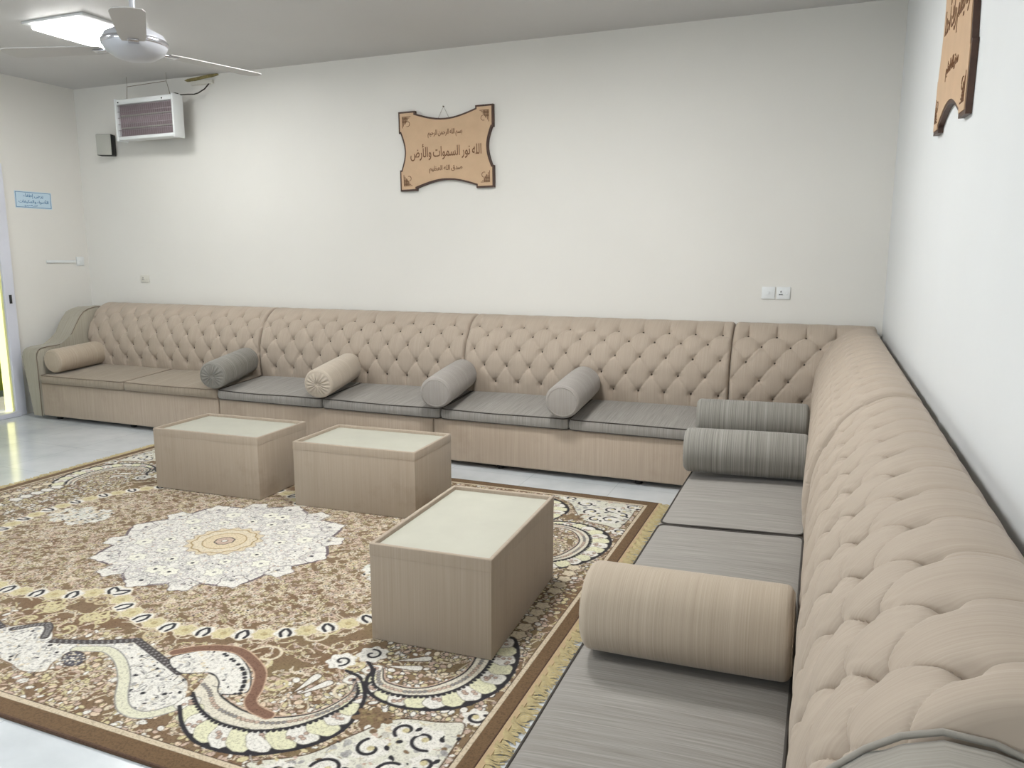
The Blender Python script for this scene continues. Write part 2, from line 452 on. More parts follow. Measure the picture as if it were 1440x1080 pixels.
# corner piece
co = thing('sofa_section', 'beige tufted corner sofa piece where the back wall meets the right wall', 'sofa', (-.571, YO, 0), 0, G1)
CL = XO+.571
b = bmesh.new(); add_box(b, .002, CL, -.90, -.01, .035, .34, .012, 3); obj('base', b, M['base'], co, smooth=True, angle=40)
tufted_back(CL-.002, ROWS_B[0], ROWS_B[1], phase=.45, parent=co, seed=4)
sb = tufted_back(.60, ROWS_R[0], ROWS_R[1], phase=.1, parent=co, seed=5, sc=.96, side=1)
sb.name = 'side_backrest'; sb.matrix_basis = Matrix.Translation((CL, -.30, 0)) @ Matrix.Rotation(-PI/2, 4, 'Z')
fb = bmesh.new(); add_lathe(fb, [(0, 0), (.022, 0), (.026, .008), (.028, .036), (0, .036)], 16, center=(.2, -.83, 0)); obj('foot', fb, M['black'], co, smooth=True, angle=40, uv=False)
Y1, Y2, Y3 = 4.862, 2.86, .90
NARM = [(-.905, .03), (-.905, .58), (-.90, .615), (-.885, .64), (-.86, .655), (-.70, .662), (-.56, .675), (-.50, .70), (-.44, .75), (-.385, .81), (-.34, .865), (-.30, .905), (-.265, .94), (-.23, .965), (-.19, .98), (-.14, .978), (-.08, .962), (-.01, .93), (-.01, .03)]
sofa_section(Y1-Y2-.003, 'beige tufted sofa section along the right wall, farther one beside the corner piece', (XO, Y1, 0), -PI/2, ROWS_R, .30, 6, du=.008, dv=.007, sc=.945, side=1, ta=.181, group=G1)
sofa_section(Y2-Y3, 'beige tufted sofa section along the right wall, nearest the camera with grey striped end', (XO, Y2, 0), -PI/2, ROWS_R, .14, 7, arm=(Y2-Y3+.002, Y2-Y3+.30), du=.005, dv=.005, er=.06, sc=.90, side=1, ta=.181, amp=.0155, prof=NARM, group=G1)

# ------------------------------------------------------------------ seat cushions
def cushion_mesh(W, Dp, Hh, rear_up, crown, seed, nx=44, ny=34):
    """rounded loose cushion, local x = width along sofa, y = 0 front .. Dp rear, z = 0 bottom"""
    rc = .035
    def outline(n):
        pts = []
        for cx, cy, a0 in ((W-rc, rc, -PI/2), (W-rc, Dp-rc, 0), (rc, Dp-rc, PI/2), (rc, rc, PI)):
            for k in range(n): a = a0+PI/2*k/(n-1); pts.append((cx+rc*math.cos(a), cy+rc*math.sin(a)))
        return pts
    rg = np.random.default_rng(seed); ph = rg.uniform(0, 6, 4)
    bm = bmesh.new()
    def top(x, y):
        fx = 4*x/W*(1-x/W); fy = 4*y/Dp*(1-y/Dp); fx, fy = max(fx, 0), max(fy, 0)
        return Hh+rear_up*min(max(y/Dp, 0), 1)**1.2+crown*(fx*fy)**.45+.0035*math.sin(7*x+ph[0])*math.sin(6*y+ph[1])
    X = np.linspace(0, W, nx); Yv = np.linspace(0, Dp, ny)
    def clampr(x, y, inset):
        # pull grid boundary to the rounded outline
        x = min(max(x, inset), W-inset); y = min(max(y, inset), Dp-inset)
        cx = min(max(x, rc), W-rc); cy = min(max(y, rc), Dp-rc); dx, dy = x-cx, y-cy; d = math.hypot(dx, dy)
        if dx and dy and d > rc-inset: x = cx+dx/d*(rc-inset); y = cy+dy/d*(rc-inset)
        return x, y
    tg = [[None]*ny for _ in range(nx)]; bg = [[None]*ny for _ in range(nx)]
    for i, x in enumerate(X):
        for j, y in enumerate(Yv):
            a, b_ = clampr(x, y, 0)
            tg[i][j] = bm.verts.new((a, b_, top(a, b_))); bg[i][j] = bm.verts.new((a, b_, 0))
    for i in range(nx-1):
        for j in range(ny-1):
            bm.faces.new((tg[i][j], tg[i+1][j], tg[i+1][j+1], tg[i][j+1])); bm.faces.new((bg[i][j], bg[i][j+1], bg[i+1][j+1], bg[i+1][j]))
    loop = [(i, 0) for i in range(nx)]+[(nx-1, j) for j in range(1, ny)]+[(i, ny-1) for i in range(nx-2, -1, -1)]+[(0, j) for j in range(ny-2, 0, -1)]
    rings = []
    for k in range(1, 4):
        f = k/4; ring = []
        for i, j in loop:
            b_, t_ = bg[i][j].co, tg[i][j].co; p = b_.lerp(t_, f)
            c = Vector((min(max(p.x, rc), W-rc), min(max(p.y, rc), Dp-rc), p.z)); d = (p-c)
            if d.length > 1e-6: p = p+d.normalized()*(.009*math.sin(PI*f))
            ring.append(bm.verts.new(p))
        rings.append(ring)
    R = [[bg[i][j] for i, j in loop]]+rings+[[tg[i][j] for i, j in loop]]
    n = len(loop)
    for A, B in zip(R, R[1:]):
        for k in range(n): bm.faces.new((A[k], A[(k+1) % n], B[(k+1) % n], B[k]))
    edge_top = [tuple(tg[i][j].co) for i, j in loop]; edge_bot = [tuple(bg[i][j].co) for i, j in loop]
    return bm, edge_top, edge_bot

GC = 'loose seat cushions on the long sofa'
def seat_cushion(loc, rz, W, Dp, label, seed, mat='seat', pipe='pipe_dark', Hh=.072, rear=.045, crown=.012, tilt=0):
    t = thing('seat_cushion', label, 'cushion', loc, rz, GC)
    bm, et, eb = cushion_mesh(W, Dp, Hh, rear, crown, seed)
    o = obj('cover', bm, M[mat], t, smooth=True, angle=50)
    for e, dz in ((et, 0), (eb, .003)):
        pb = bmesh.new(); add_tube(pb, [(x, y, z+dz) for x, y, z in e], .0042, 6, closed=True)
        obj('piping', pb, M[pipe], t, smooth=True, uv=False)
    t.rotation_euler = (0, 0, rz+tilt)
    return t
xb = [-6.645, -5.612, -4.570, -3.540, -2.520, -1.550, -.575]
lbl = ['taupe seat cushion at the far left under the beige bolster by the arm', 'taupe seat cushion, second from the left arm of the back sofa',
       'grey striped seat cushion between the gathered grey bolster and the gathered beige one', 'grey striped seat cushion between gathered beige bolster and plain grey one',
       'grey striped seat cushion between the two plain-ended bolsters of the back sofa', 'grey striped seat cushion on the back sofa, right of the last slanted bolster']
for i in range(6):
    w = xb[i+1]-xb[i]
    seat_cushion((xb[i]+.006, 4.845, .342), 0, w-.012, .575, lbl[i], 20+i, 'seat_tan' if i < 2 else 'seat', 'pipe_tan' if i < 2 else 'pipe_dark')
# right-wall cushions: local x runs towards the camera, y from the front edge to the wall
yr = [(4.86+.52, 4.865), (4.86, 4.075), (4.068, 3.045), (3.038, 2.03), (2.022, .97)]
lr = ['grey seat cushion in the sofa corner, mostly hidden behind the far grey bolster', 'grey seat cushion on the right sofa lying under the two dark grey bolsters',
      'grey striped seat cushion in front of the two dark grey bolsters', 'grey striped seat cushion just behind the large beige bolster',
      'grey striped seat cushion nearest the camera, in front of large beige bolster']
for i, (a, b_) in enumerate(yr):
    seat_cushion((-.572 if i else -.565, a-.004, .342), -PI/2, a-b_-.008, .555, lr[i], 40+i, rear=.02 if i else .03)

# ------------------------------------------------------------------ bolsters
def bolster(p, q, r, style, mat, label, seed=0, roll=0, pipe=True):
    p, q = Vector(p), Vector(q); L = (q-p).length
    t = thing('bolster_pillow', label, 'bolster cushion', p, 0, 'round bolsters lying on the seats')
    d = (q-p).normalized(); t.rotation_euler = d.to_track_quat('X', 'Z').to_euler()
    n, m = 72, 40; rg = np.random.default_rng(seed); ph = rg.uniform(0, 6, 6)
    e = .022
    prof = []
    for k in range(7):
        a = PI/2*k/6; prof.append((r-e+e*math.sin(a), e-e*math.cos(a)))
    for k in range(1, m): prof.append((r*(1+.018*math.sin(PI*k/m)), e+(L-2*e)*k/m))
    for k in range(7):
        a = PI/2*k/6; prof.append((r-e+e*math.cos(a), L-e+e*math.sin(a)))
    V = []; 
    for pr, h in prof:
        for k in range(n):
            th = 2*PI*k/n
            rr = pr*(1+.007*math.sin(3*th+ph[0]+h*5)+.006*math.sin(2*th+ph[1]-h*9))
            sag = 1-.05*max(0, -math.cos(th))**2
            V.append((h, rr*math.sin(th)*1.01, rr*math.cos(th)*sag))
    V = np.array(V); R = len(prof)
    idx = np.arange(R*n).reshape(R, n); nx = np.roll(idx, -1, axis=1)
    F = np.stack([idx[:-1], nx[:-1], nx[1:], idx[1:]], -1).reshape(-1, 4)
    lu = V[F.ravel(), 0]*1.0; lv = np.tile(np.arange(n), R-1)
    ths = np.stack([np.tile(np.arange(n), R-1), np.tile(np.arange(n)+1, R-1), np.tile(np.arange(n)+1, R-1), np.tile(np.arange(n), R-1)], -1).ravel()/n*2*PI*r
    mesh_np('cover', V, F.astype(np.int32), M[mat], t, np.stack([lu, ths], -1))
    # end caps
    for side in (0, 1):
        rings = 14; V = []; rc = r-e+.001
        g = style == 'gather'
        for i in range(rings+1):
            f = i/rings; rad = rc*(1-f)
            for k in range(n):
                th = 2*PI*k/n
                bulge = (.012 if g else .006)*math.sin(PI/2*min(1, f*1.6))
                if g: bulge += .0065*math.sin(17*th+.8*math.sin(2*th+ph[2]))*math.sin(PI*min(1, f*1.15))**.6 - .016*math.exp(-((1-f)/.14)**2)
                x = -bulge if side == 0 else L+bulge
                V.append((x, rad*math.sin(th)*1.01, rad*math.cos(th)*(1-.05*max(0, -math.cos(th))**2)))
        V = np.array(V); idx = np.arange((rings+1)*n).reshape(rings+1, n); nx = np.roll(idx, -1, axis=1)
        F = np.stack([idx[:-1], idx[1:], nx[1:], nx[:-1]], -1).reshape(-1, 4)
        if side: F = F[:, ::-1]
        if g: uv = np.stack([np.arctan2(V[F.ravel(), 1], V[F.ravel(), 2])*.1, np.hypot(V[F.ravel(), 1], V[F.ravel(), 2])], -1)
        else: uv = V[F.ravel(), 1:3]
        cp = mesh_np('end_cap', V, F.astype(np.int32).copy(), M[mat], t, uv)
        if g:
            bm = bmesh.new(); add_lathe(bm, [(0, -.004), (.008, -.003), (.011, .001), (0, .002)] if side == 0 else [(0, .004), (.008, .003), (.011, -.001), (0, -.002)], 14, 'x', (-.001 if side == 0 else L+.001, 0, 0))
            obj('button', bm, M[mat], cp, smooth=True)
        elif pipe:
            bm = bmesh.new(); rp = r-e+.003; x = .001 if side == 0 else L-.001
            add_tube(bm, [(x, rp*math.sin(a)*1.01, rp*math.cos(a)*(1-.05*max(0, -math.cos(a))**2)) for a in np.linspace(0, 2*PI, 40, endpoint=False)], .0035, 6, closed=True)
            obj('piping', bm, M[mat], t, smooth=True)
    return t
bolster((-6.53, 4.90, .540), (-6.535, 5.405, .572), .112, 'plain', 'b_tan', 'plain beige bolster lying against the far left arm of the sofa', 1)
bolster((-4.535, 4.775, .545), (-4.705, 5.395, .592), .114, 'gather', 'b_grey', 'slanted grey bolster with gathered end, leftmost of the four slanted ones', 2)
bolster((-3.50, 4.755, .545), (-3.645, 5.40, .592), .114, 'gather', 'b_pale', 'pale beige bolster with gathered end on the back sofa, right of the gathered grey one', 3)
bolster((-2.50, 4.745, .546), (-2.59, 5.39, .594), .116, 'plain', 'b_mid', 'plain-ended grey bolster on the back sofa, right of the gathered beige one', 4)
bolster((-1.565, 4.755, .548), (-1.585, 5.35, .596), .118, 'plain', 'b_mid', 'plain-ended grey bolster slanting on the back sofa, nearest the corner', 5)
bolster((-.668, 4.66, .545), (-.042, 4.70, .548), .108, 'plain', 'b_grey', 'dark grey striped bolster in the corner, farther of the two side by side', 6)
bolster((-.597, 3.80, .548), (-.024, 3.83, .553), .112, 'plain', 'b_grey', 'dark grey striped bolster on the right sofa, nearer of the two side by side', 7)
bolster((-.552, 1.95, .545), (-.020, 1.955, .555), .121, 'plain', 'b_tan', 'large beige bolster lying across the right sofa nearest the camera', 8)

# ------------------------------------------------------------------ low upholstered tables
def low_table(cx, cy, rz, label, seed):
    W, D, Hh = .81, .505, .392
    t = thing('coffee_table', label, 'coffee table', (cx, cy, .0128), rz, 'low cloth covered tables on the rug')
    bm = bmesh.new(); add_box(bm, -W/2, W/2, -D/2, D/2, 0, Hh-.02, .004, 2)
    obj('body', bm, M['pouf'], t, smooth=True, angle=40)
    # raised padded rim around the inset vinyl top
    bm = bmesh.new(); w = .016
    o = [(-W/2-.001, -D/2-.001), (W/2+.001, -D/2-.001), (W/2+.001, D/2+.001), (-W/2-.001, D/2+.001)]
    i_ = [(-W/2+w, -D/2+w), (W/2-w, -D/2+w), (W/2-w, D/2-w), (-W/2+w, D/2-w)]
    z0, z1 = Hh-.045, Hh+.004
    vo = [[bm.verts.new((x, y, z)) for x, y in o] for z in (z0, z1)]; vi = [[bm.verts.new((x, y, z)) for x, y in i_] for z in (z0, z1)]
    for k in range(4):
        k2 = (k+1) % 4
        bm.faces.new((vo[0][k], vo[0][k2], vo[1][k2], vo[1][k])); bm.faces.new((vi[0][k], vi[1][k], vi[1][k2], vi[0][k2]))
        bm.faces.new((vo[1][k], vo[1][k2], vi[1][k2], vi[1][k])); bm.faces.new((vo[0][k], vi[0][k], vi[0][k2], vo[0][k2]))
    bmesh.ops.bevel(bm, geom=[e for e in bm.edges if abs(e.verts[0].co.z-z1) < 1e-5 and abs(e.verts[1].co.z-z1) < 1e-5 or abs(e.verts[0].co.z-e.verts[1].co.z) > .01], offset=.005, segments=3, profile=.5, affect='EDGES')
    obj('rim', bm, M['pouf'], t, smooth=True, angle=40)
    bm = bmesh.new(); add_box(bm, -W/2+w+.0005, W/2-w-.0005, -D/2+w+.0005, D/2-w-.0005, Hh-.021, Hh-.014)
    obj('top_panel', bm, M['tabletop'], t)['label'] = 'pale greenish vinyl top panel'
    return t
low_table(-3.56, 3.885, .035, 'low cloth-covered box table, left and farthest of the three on the rug', 1)
low_table(-2.50, 3.93, .045, 'low cloth-covered box table in the middle of the three on the rug', 2)
low_table(-1.335, 2.83, PI/2+.045, 'low cloth-covered box table nearest the camera, standing lengthwise', 3)

# ------------------------------------------------------------------ rug
RCX, RCY, RU, RV = -2.865, 3.03, 1.998, 1.512
DR = .0034
nu_, nv_ = int(RU/DR)+1, int(RV/DR)+1
ug, vg = np.linspace(0, RU, nu_), np.linspace(0, RV, nv_)
GU, GV = np.meshgrid(ug, vg, indexing='ij')
def c_(r, g, b): return np.array(s2l((r, g, b)))
BR, DK, CR, WH, PK, YL, NV, GR, OL = c_(120, 99, 76), c_(88, 70, 54), c_(206, 194, 170), c_(216, 213, 205), c_(186, 164, 148), c_(196, 185, 146), c_(44, 42, 46), c_(134, 132, 130), c_(122, 106, 76)
C = np.empty((nu_, nv_, 3)); C[:] = BR
def blend(m, col, sl=None):
    m = np.clip(m, 0, 1)[..., None]
    if sl is None: C[...] = C*(1-m)+np.asarray(col)*m
    else: C[sl] = C[sl]*(1-m)+np.asarray(col)*m
AA = .0028
def cover(d): return np.clip(.5-d/AA, 0, 1)       # d: signed distance, negative inside
def cr_curve(P, k=8, closed=False):
    P = np.array(P, float)
    Q = np.vstack([P[-1], P, P[0], P[1]]) if closed else np.vstack([2*P[0]-P[1], P, 2*P[-1]-P[-2]])
    out = []
    for i in range(1, len(Q)-2):
        p0, p1, p2, p3 = Q[i-1], Q[i], Q[i+1], Q[i+2]
        for t in np.linspace(0, 1, k, endpoint=False):
            out.append(.5*((2*p1)+(-p0+p2)*t+(2*p0-5*p1+4*p2-p3)*t*t+(-p0+3*p1-3*p2+p3)*t**3))
    if not closed: out.append(P[-1])
    return np.array(out)
def window(P, pad):
    P = np.asarray(P)
    i0 = max(0, int((P[:, 0].min()-pad)/DR)); i1 = min(nu_, int((P[:, 0].max()+pad)/DR)+2)
    j0 = max(0, int((P[:, 1].min()-pad)/DR)); j1 = min(nv_, int((P[:, 1].max()+pad)/DR)+2)
    return (slice(i0, i1), slice(j0, j1))
def dist(P, U, V):
    best = np.full(U.shape, 9.)
    for a, b in zip(P[:-1], P[1:]):
        ab = b-a; L2 = ab@ab+1e-12
        t = np.clip(((U-a[0])*ab[0]+(V-a[1])*ab[1])/L2, 0, 1)
        best = np.minimum(best, np.hypot(U-a[0]-t*ab[0], V-a[1]-t*ab[1]))
    return best
def stroke(P, w, col, taper=False, k=8, raw=False):
    P = np.array(P, float) if raw else cr_curve(P, k)
    s = window(P, w+.01)
    if s[0].start >= s[0].stop or s[1].start >= s[1].stop: return
    blend(cover(dist(P, GU[s], GV[s])-w/2), col, s)
def inside(P, U, V):
    c = np.zeros(U.shape, bool); n = len(P)
    for i in range(n):
        a, b = P[i], P[(i+1) % n]
        if a[1] == b[1]: continue
        m = ((a[1] > V) != (b[1] > V)) & (U < (b[0]-a[0])*(V-a[1])/(b[1]-a[1])+a[0])
        c ^= m
    return c
def fill(P, col, smooth=True, outline=None, ow=.006):
    P = cr_curve(P, 6, True) if smooth else np.array(P, float)
    s = window(P, .012)
    if s[0].start >= s[0].stop or s[1].start >= s[1].stop: return None
    m = inside(P, GU[s], GV[s])
    blend(m.astype(float), col, s)
    if outline is not None: blend(cover(dist(np.vstack([P, P[0]]), GU[s], GV[s])-ow/2), outline, s)
    return s, m
def disc(u, v, r, col, rim=None, rw=.004, sq=1., ang=0., petals=0, depth=.25, ph=0):
    s = window(np.array([[u, v]]), r*1.3+.01)
    if s[0].start >= s[0].stop or s[1].start >= s[1].stop: return
    du, dv = GU[s]-u, GV[s]-v; ca, sa_ = math.cos(ang), math.sin(ang)
    x, y = du*ca+dv*sa_, (-du*sa_+dv*ca)/sq
    rr = np.hypot(x, y); th = np.arctan2(y, x)
    lim = r*(1-depth*.5*(1-np.cos(petals*th+ph))) if petals else r
    if rim is not None: blend(cover(rr-lim-rw), rim, s)
    blend(cover(rr-lim), col, s)
def spiral(u, v, r, turns, col, w, a0=0, sgn=1):
    P = []
    for k in range(22):
        f = k/21; a = a0+sgn*f*turns*2*PI; P.append((u+r*(1-.75*f)*math.cos(a), v+r*(1-.75*f)*math.sin(a)))
    stroke(P, w, col, k=2)
# mottled ground
low = np.sin(GU*9+1.3*np.sin(GV*7))*np.sin(GV*11+1.1*np.sin(GU*8))
blend(np.clip(low*.8, 0, .6), OL); blend(np.clip(-low*.6, 0, .45), c_(112, 84, 60))
rr = random.Random(5)
def flower(u, v, r, style=0):
    pal = [CR, PK, YL, c_(214, 204, 186), c_(200, 178, 156)]
    p = pal[rr.randrange(5)]
    disc(u, v, r, p, DK if rr.random() < .35 else None, .003, sq=rr.uniform(.7, 1), ang=rr.uniform(0, 3), petals=rr.choice((4, 5, 5, 6)), depth=.5, ph=rr.uniform(0, 6))
    disc(u, v, r*.32, rr.choice((DK, GR, BR, PK, NV)))
def vine(u, v, a, n, step, col, w=.0045):
    P = [(u, v)]; turn = rr.uniform(-.5, .5)
    for _ in range(n):
        a += turn+rr.uniform(-.35, .35); u += step*math.cos(a); v += step*math.sin(a); P.append((u, v))
    stroke(P, w, col, k=3)
    return P
CH = cr_curve([(-.2, .62), (-.05, .60), (.02, .665), (.10, .735), (.19, .785), (.36, .83), (.52, .84), (.67, .81), (.83, .765), (.98, .68), (1.11, .57), (1.22, .42), (1.29, .25), (1.32, .08), (1.33, -.1)], 8)
poly_in = np.vstack([[(0, -.05)], [(0, .6)], CH[(CH[:, 0] > 0)], [(1.33, -.05)]])
def in_chain(u, v): return bool(inside(poly_in, np.array([[u]]), np.array([[v]]))[0, 0])
for _ in range(3000):                       # dense small blossoms on the inner field
    u, v = rr.uniform(0, 1.36), rr.uniform(0, .86)
    if in_chain(u, v): 
        if rr.random() < .3: vine(u, v, rr.uniform(0, 6.3), 4, .016, rr.choice((CR, PK, BR, CR)), .005)
        flower(u, v, rr.uniform(.008, .019))
for _ in range(900):                        # sparser sprays between field and border
    u, v = rr.uniform(0, 1.93), rr.uniform(.0, 1.44)
    if in_chain(u, v): continue
    P = vine(u, v, rr.uniform(0, 6.3), 6, .02, rr.choice((CR, CR, YL, PK)), .006)
    for q_ in P[1::2]: flower(q_[0]+rr.uniform(-.008, .008), q_[1]+rr.uniform(-.008, .008), rr.uniform(.007, .015))
for _ in range(1500):                       # dense leaf clusters near the corners
    u, v = rr.uniform(.2, 1.95), rr.uniform(.95, 1.46)
    disc(u, v, rr.uniform(.008, .017), rr.choice((CR, PK, c_(208, 188, 164), YL, WH)), DK, .003, sq=rr.uniform(.4, .8), ang=rr.uniform(0, 3))
for _ in range(1300):
    u, v = rr.uniform(1.35, 1.9), rr.uniform(0, 1.1)
    disc(u, v, rr.uniform(.008, .016), rr.choice((CR, PK, WH, YL)), NV if rr.random() < .6 else DK, .004, sq=rr.uniform(.4, .8), ang=rr.uniform(0, 3))
for _ in range(26):
    u, v = rr.uniform(0, 1.5), rr.uniform(.6, 1.1)
    if in_chain(u, v): continue
    r_ = rr.uniform(.045, .08); cc_ = rr.choice((CR, YL, c_(186, 170, 138)))
    spiral(u, v, r_, rr.uniform(.8, 1.1), cc_, .012, rr.uniform(0, 6), rr.choice((1, -1))); disc(u, v, .016, cc_, petals=5, depth=.4)
# chain of alternating yellow and white rounds with black marks
stroke(CH, .012, c_(150, 124, 92), raw=True)
dl = np.r_[0, np.cumsum(np.linalg.norm(np.diff(CH, axis=0), axis=1))]
for k, d in enumerate(np.arange(.09, dl[-1], .083)):
    u, v = np.interp(d, dl, CH[:, 0]), np.interp(d, dl, CH[:, 1])
    u2, v2 = np.interp(d+.01, dl, CH[:, 0]), np.interp(d+.01, dl, CH[:, 1]); a = math.atan2(v2-v, u2-u)
    if k % 2: disc(u, v, .046, YL, CR, .007, petals=7, depth=.18); disc(u, v, .014, c_(176, 160, 120))
    else:
        disc(u, v, .046, WH, CR, .006, petals=5, depth=.15)
        for sg in (-1, 1):
            x, y = u+sg*.015*math.cos(a), v+sg*.015*math.sin(a)
            stroke([(x+.03*math.sin(a)-sg*.01*math.cos(a), y-.03*math.cos(a)-sg*.01*math.sin(a)), (x+sg*.006, y), (x-.030*math.sin(a), y+.030*math.cos(a))], .014, NV, k=4)
# pendant lozenge on the long axis
for _ in range(70):
    a_, q_ = rr.uniform(0, PI), math.sqrt(rr.random()); disc(1.06+.19*q_*math.cos(a_), .13*q_*math.sin(a_), rr.uniform(.014, .03), rr.choice((WH, WH, CR, c_(206, 206, 196))), GR if rr.random() < .3 else None, .003, petals=5, depth=.3)
for _ in range(60):
    u, v = 1.06+rr.uniform(-.15, .15), rr.uniform(0, .1); disc(u, v, rr.uniform(.004, .008), rr.choice((GR, NV, CR)))
def speckle(region, n, cols, r0=.004, r1=.010, lines=.4):
    P = cr_curve(region, 6, True); x0, y0 = P.min(0); x1, y1 = P.max(0); k = 0
    for _ in range(n*4):
        u, v = rr.uniform(max(0, x0), x1), rr.uniform(y0, y1)
        if not inside(P, np.array([[u]]), np.array([[v]]))[0, 0]: continue
        k += 1
        if k > n: break
        if rr.random() < lines: vine(u, v, rr.uniform(0, 6.3), 3, .011, rr.choice(cols), .0035)
        else: disc(u, v, rr.uniform(r0, r1), rr.choice(cols), sq=rr.uniform(.4, 1), ang=rr.uniform(0, 3))
greys = [c_(168, 166, 162), c_(150, 148, 146), NV, c_(186, 182, 172), CR]
# shoulder body with braided edge
body = [(-.12, 1.02), (.0, 1.0), (.10, 1.06), (.17, 1.105), (.31, 1.04), (.46, .985), (.62, 1.03), (.78, 1.09), (.87, 1.13), (.95, 1.24), (.92, 1.32), (.85, 1.35), (.76, 1.32), (.66, 1.22), (.56, 1.13), (.47, 1.08), (.38, 1.07), (.30, 1.12), (.30, 1.21), (.33, 1.27), (.25, 1.30), (.16, 1.28), (.09, 1.27), (-.01, 1.22), (-.12, 1.22)]
fill(body, WH, outline=c_(130, 110, 88), ow=.008); speckle(body, 420, greys)
stroke([(.29, 1.11), (.36, 1.08), (.42, 1.07), (.52, 1.11), (.63, 1.19), (.72, 1.28), (.79, 1.33), (.86, 1.34), (.91, 1.31), (.95, 1.25)], .046, GR)
stroke([(.29, 1.11), (.36, 1.08), (.42, 1.07), (.52, 1.11), (.63, 1.19), (.72, 1.28), (.79, 1.33), (.86, 1.34), (.91, 1.31), (.95, 1.25)], .036, c_(206, 204, 182))
for br_ in ([(.15, 1.10), (.31, 1.045), (.45, .97)], [(.45, .97), (.62, 1.03), (.79, 1.09)], [(-.1, .98), (.02, 1.02), (.09, 1.09)]):
    stroke(br_, .034, c_(70, 64, 64)); P = cr_curve(br_, 14)
    for i, (u, v) in enumerate(P): disc(u, v+(.007 if i % 2 else -.007), .005, GR)
disc(.345, 1.165, .062, c_(72, 70, 78), DK, .006, sq=.6, ang=.5)
for _ in range(70): disc(.345+rr.uniform(-.05, .05), 1.165+rr.uniform(-.035, .035), .004, rr.choice((GR, WH, CR)))
# paisley boats: outer rim, scalloped band, inner bands
def boat(outer, inner, inner2, n, petal):
    O, I, I2 = cr_curve(outer, 8), cr_curve(inner, 8), cr_curve(inner2, 8)
    def at(P, f):
        d = np.r_[0, np.cumsum(np.linalg.norm(np.diff(P, axis=0), axis=1))]
        return np.array([np.interp(f*d[-1], d, P[:, 0]), np.interp(f*d[-1], d, P[:, 1])])
    fill(list(O)+list(I[::-1]), NV, smooth=False)
    fill(list(I)+list(I2[::-1]), c_(208, 202, 186), smooth=False)
    s = window(O, .05)
    for k in range(n):
        f = (k+.5)/n; a, b = at(O, f), at(I, f); c = a*.47+b*.53; r = np.linalg.norm(a-b)*(.50 if k % 2 else .47)
        L_ = np.linalg.norm(at(O, (k+1)/n)-at(O, k/n))
        ang = math.atan2(a[1]-b[1], a[0]-b[0])
        disc(c[0], c[1], max(r, .01), c_(210, 208, 178) if k % 2 else WH, c_(120, 116, 104), .003, sq=min(1.4, L_/(2*r+1e-6)*1.12), ang=ang, petals=5, depth=.10, ph=k)
        if k % 2 == 0:
            for q_ in range(5): disc(c[0]+rr.uniform(-.5, .5)*r, c[1]+rr.uniform(-.5, .5)*r, .006, PK, c_(120, 100, 90), .003)
    stroke(I, .010, NV, raw=True)
    for f in np.arange(.02, 1, .022):
        a = at(I, f); b = at(O, f); dd = (b-a)/np.linalg.norm(b-a); disc(*(a+dd*.008), .008, NV)
        c = at(I2, f)*.5+a*.5; disc(c[0], c[1], .007, PK if int(f*100) % 2 else GR, DK, .002)
    stroke(I2, .008, NV, raw=True); stroke(I2+(I2-I[np.clip(np.arange(len(I2))*len(I)//len(I2), 0, len(I)-1)])*.12, .005, PK, raw=True)
    stroke(O, .015, NV, raw=True)
    O2 = O+np.array([0, .0]); 
    for (u, v, a) in petal:
        for ln, w_ in ((0, .026), (1, .019)):
            pass
        P = [(u, v), (u+.05*math.cos(a)-.012*math.sin(a), v+.05*math.sin(a)+.012*math.cos(a)), (u+.12*math.cos(a)-.018*math.sin(a), v+.12*math.sin(a)+.018*math.cos(a)), (u+.135*math.cos(a), v+.135*math.sin(a)), (u+.12*math.cos(a)+.018*math.sin(a), v+.12*math.sin(a)-.018*math.cos(a)), (u+.05*math.cos(a)+.008*math.sin(a), v+.05*math.sin(a)-.008*math.cos(a))]
        fill(P, WH, outline=DK, ow=.005)
b1o = [(.95, 1.25), (1.03, 1.32), (1.12, 1.37), (1.2, 1.385), (1.27, 1.38), (1.35, 1.36), (1.43, 1.31), (1.49, 1.25), (1.53, 1.17), (1.53, 1.08), (1.50, .98), (1.46, .92), (1.41, .87), (1.34, .85)]
b1i = [(.93, 1.17), (1.0, 1.22), (1.06, 1.25), (1.13, 1.27), (1.22, 1.27), (1.28, 1.26), (1.35, 1.22), (1.40, 1.17), (1.44, 1.10), (1.465, 1.03), (1.46, .96), (1.40, .89)]
b1j = [(.89, 1.05), (.96, 1.07), (1.02, 1.14), (1.09, 1.17), (1.17, 1.19), (1.26, 1.19), (1.33, 1.16), (1.39, 1.11), (1.42, 1.05), (1.435, .97), (1.41, .90)]
boat(b1o, b1i, b1j, 15, [(1.25, 1.04, -1.45), (1.27, 1.045, -1.05)])
head = [(.68, 1.03), (.73, .95), (.80, .915), (.89, .91), (.99, .965), (1.06, 1.03), (1.10, 1.10), (1.02, 1.14), (.96, 1.08), (.89, 1.05), (.79, 1.09)]
fill(head, WH, outline=NV, ow=.006); speckle(head, 90, greys)
for f in np.linspace(0, 1, 16): 
    P = cr_curve([(.86, .91), (.99, .965), (1.06, 1.03), (1.10, 1.10)], 8); p_ = P[int(f*(len(P)-1))]; disc(p_[0]-.016, p_[1]+.014, .009, NV)
hook = [(.66, .985), (.72, .93), (.80, .893), (.88, .885), (.97, .92), (1.06, .98), (1.12, 1.07), (1.145, 1.13), (1.19, 1.165), (1.26, 1.18)]
stroke(hook, .048, c_(188, 160, 136)); stroke(hook, .038, c_(122, 92, 76))
b2o = [(1.37, .76), (1.425, .81), (1.44, .87), (1.48, .93), (1.55, .965), (1.63, .975), (1.73, .955), (1.82, .90), (1.875, .82), (1.905, .72), (1.90, .60), (1.87, .49), (1.82, .40), (1.76, .33)]
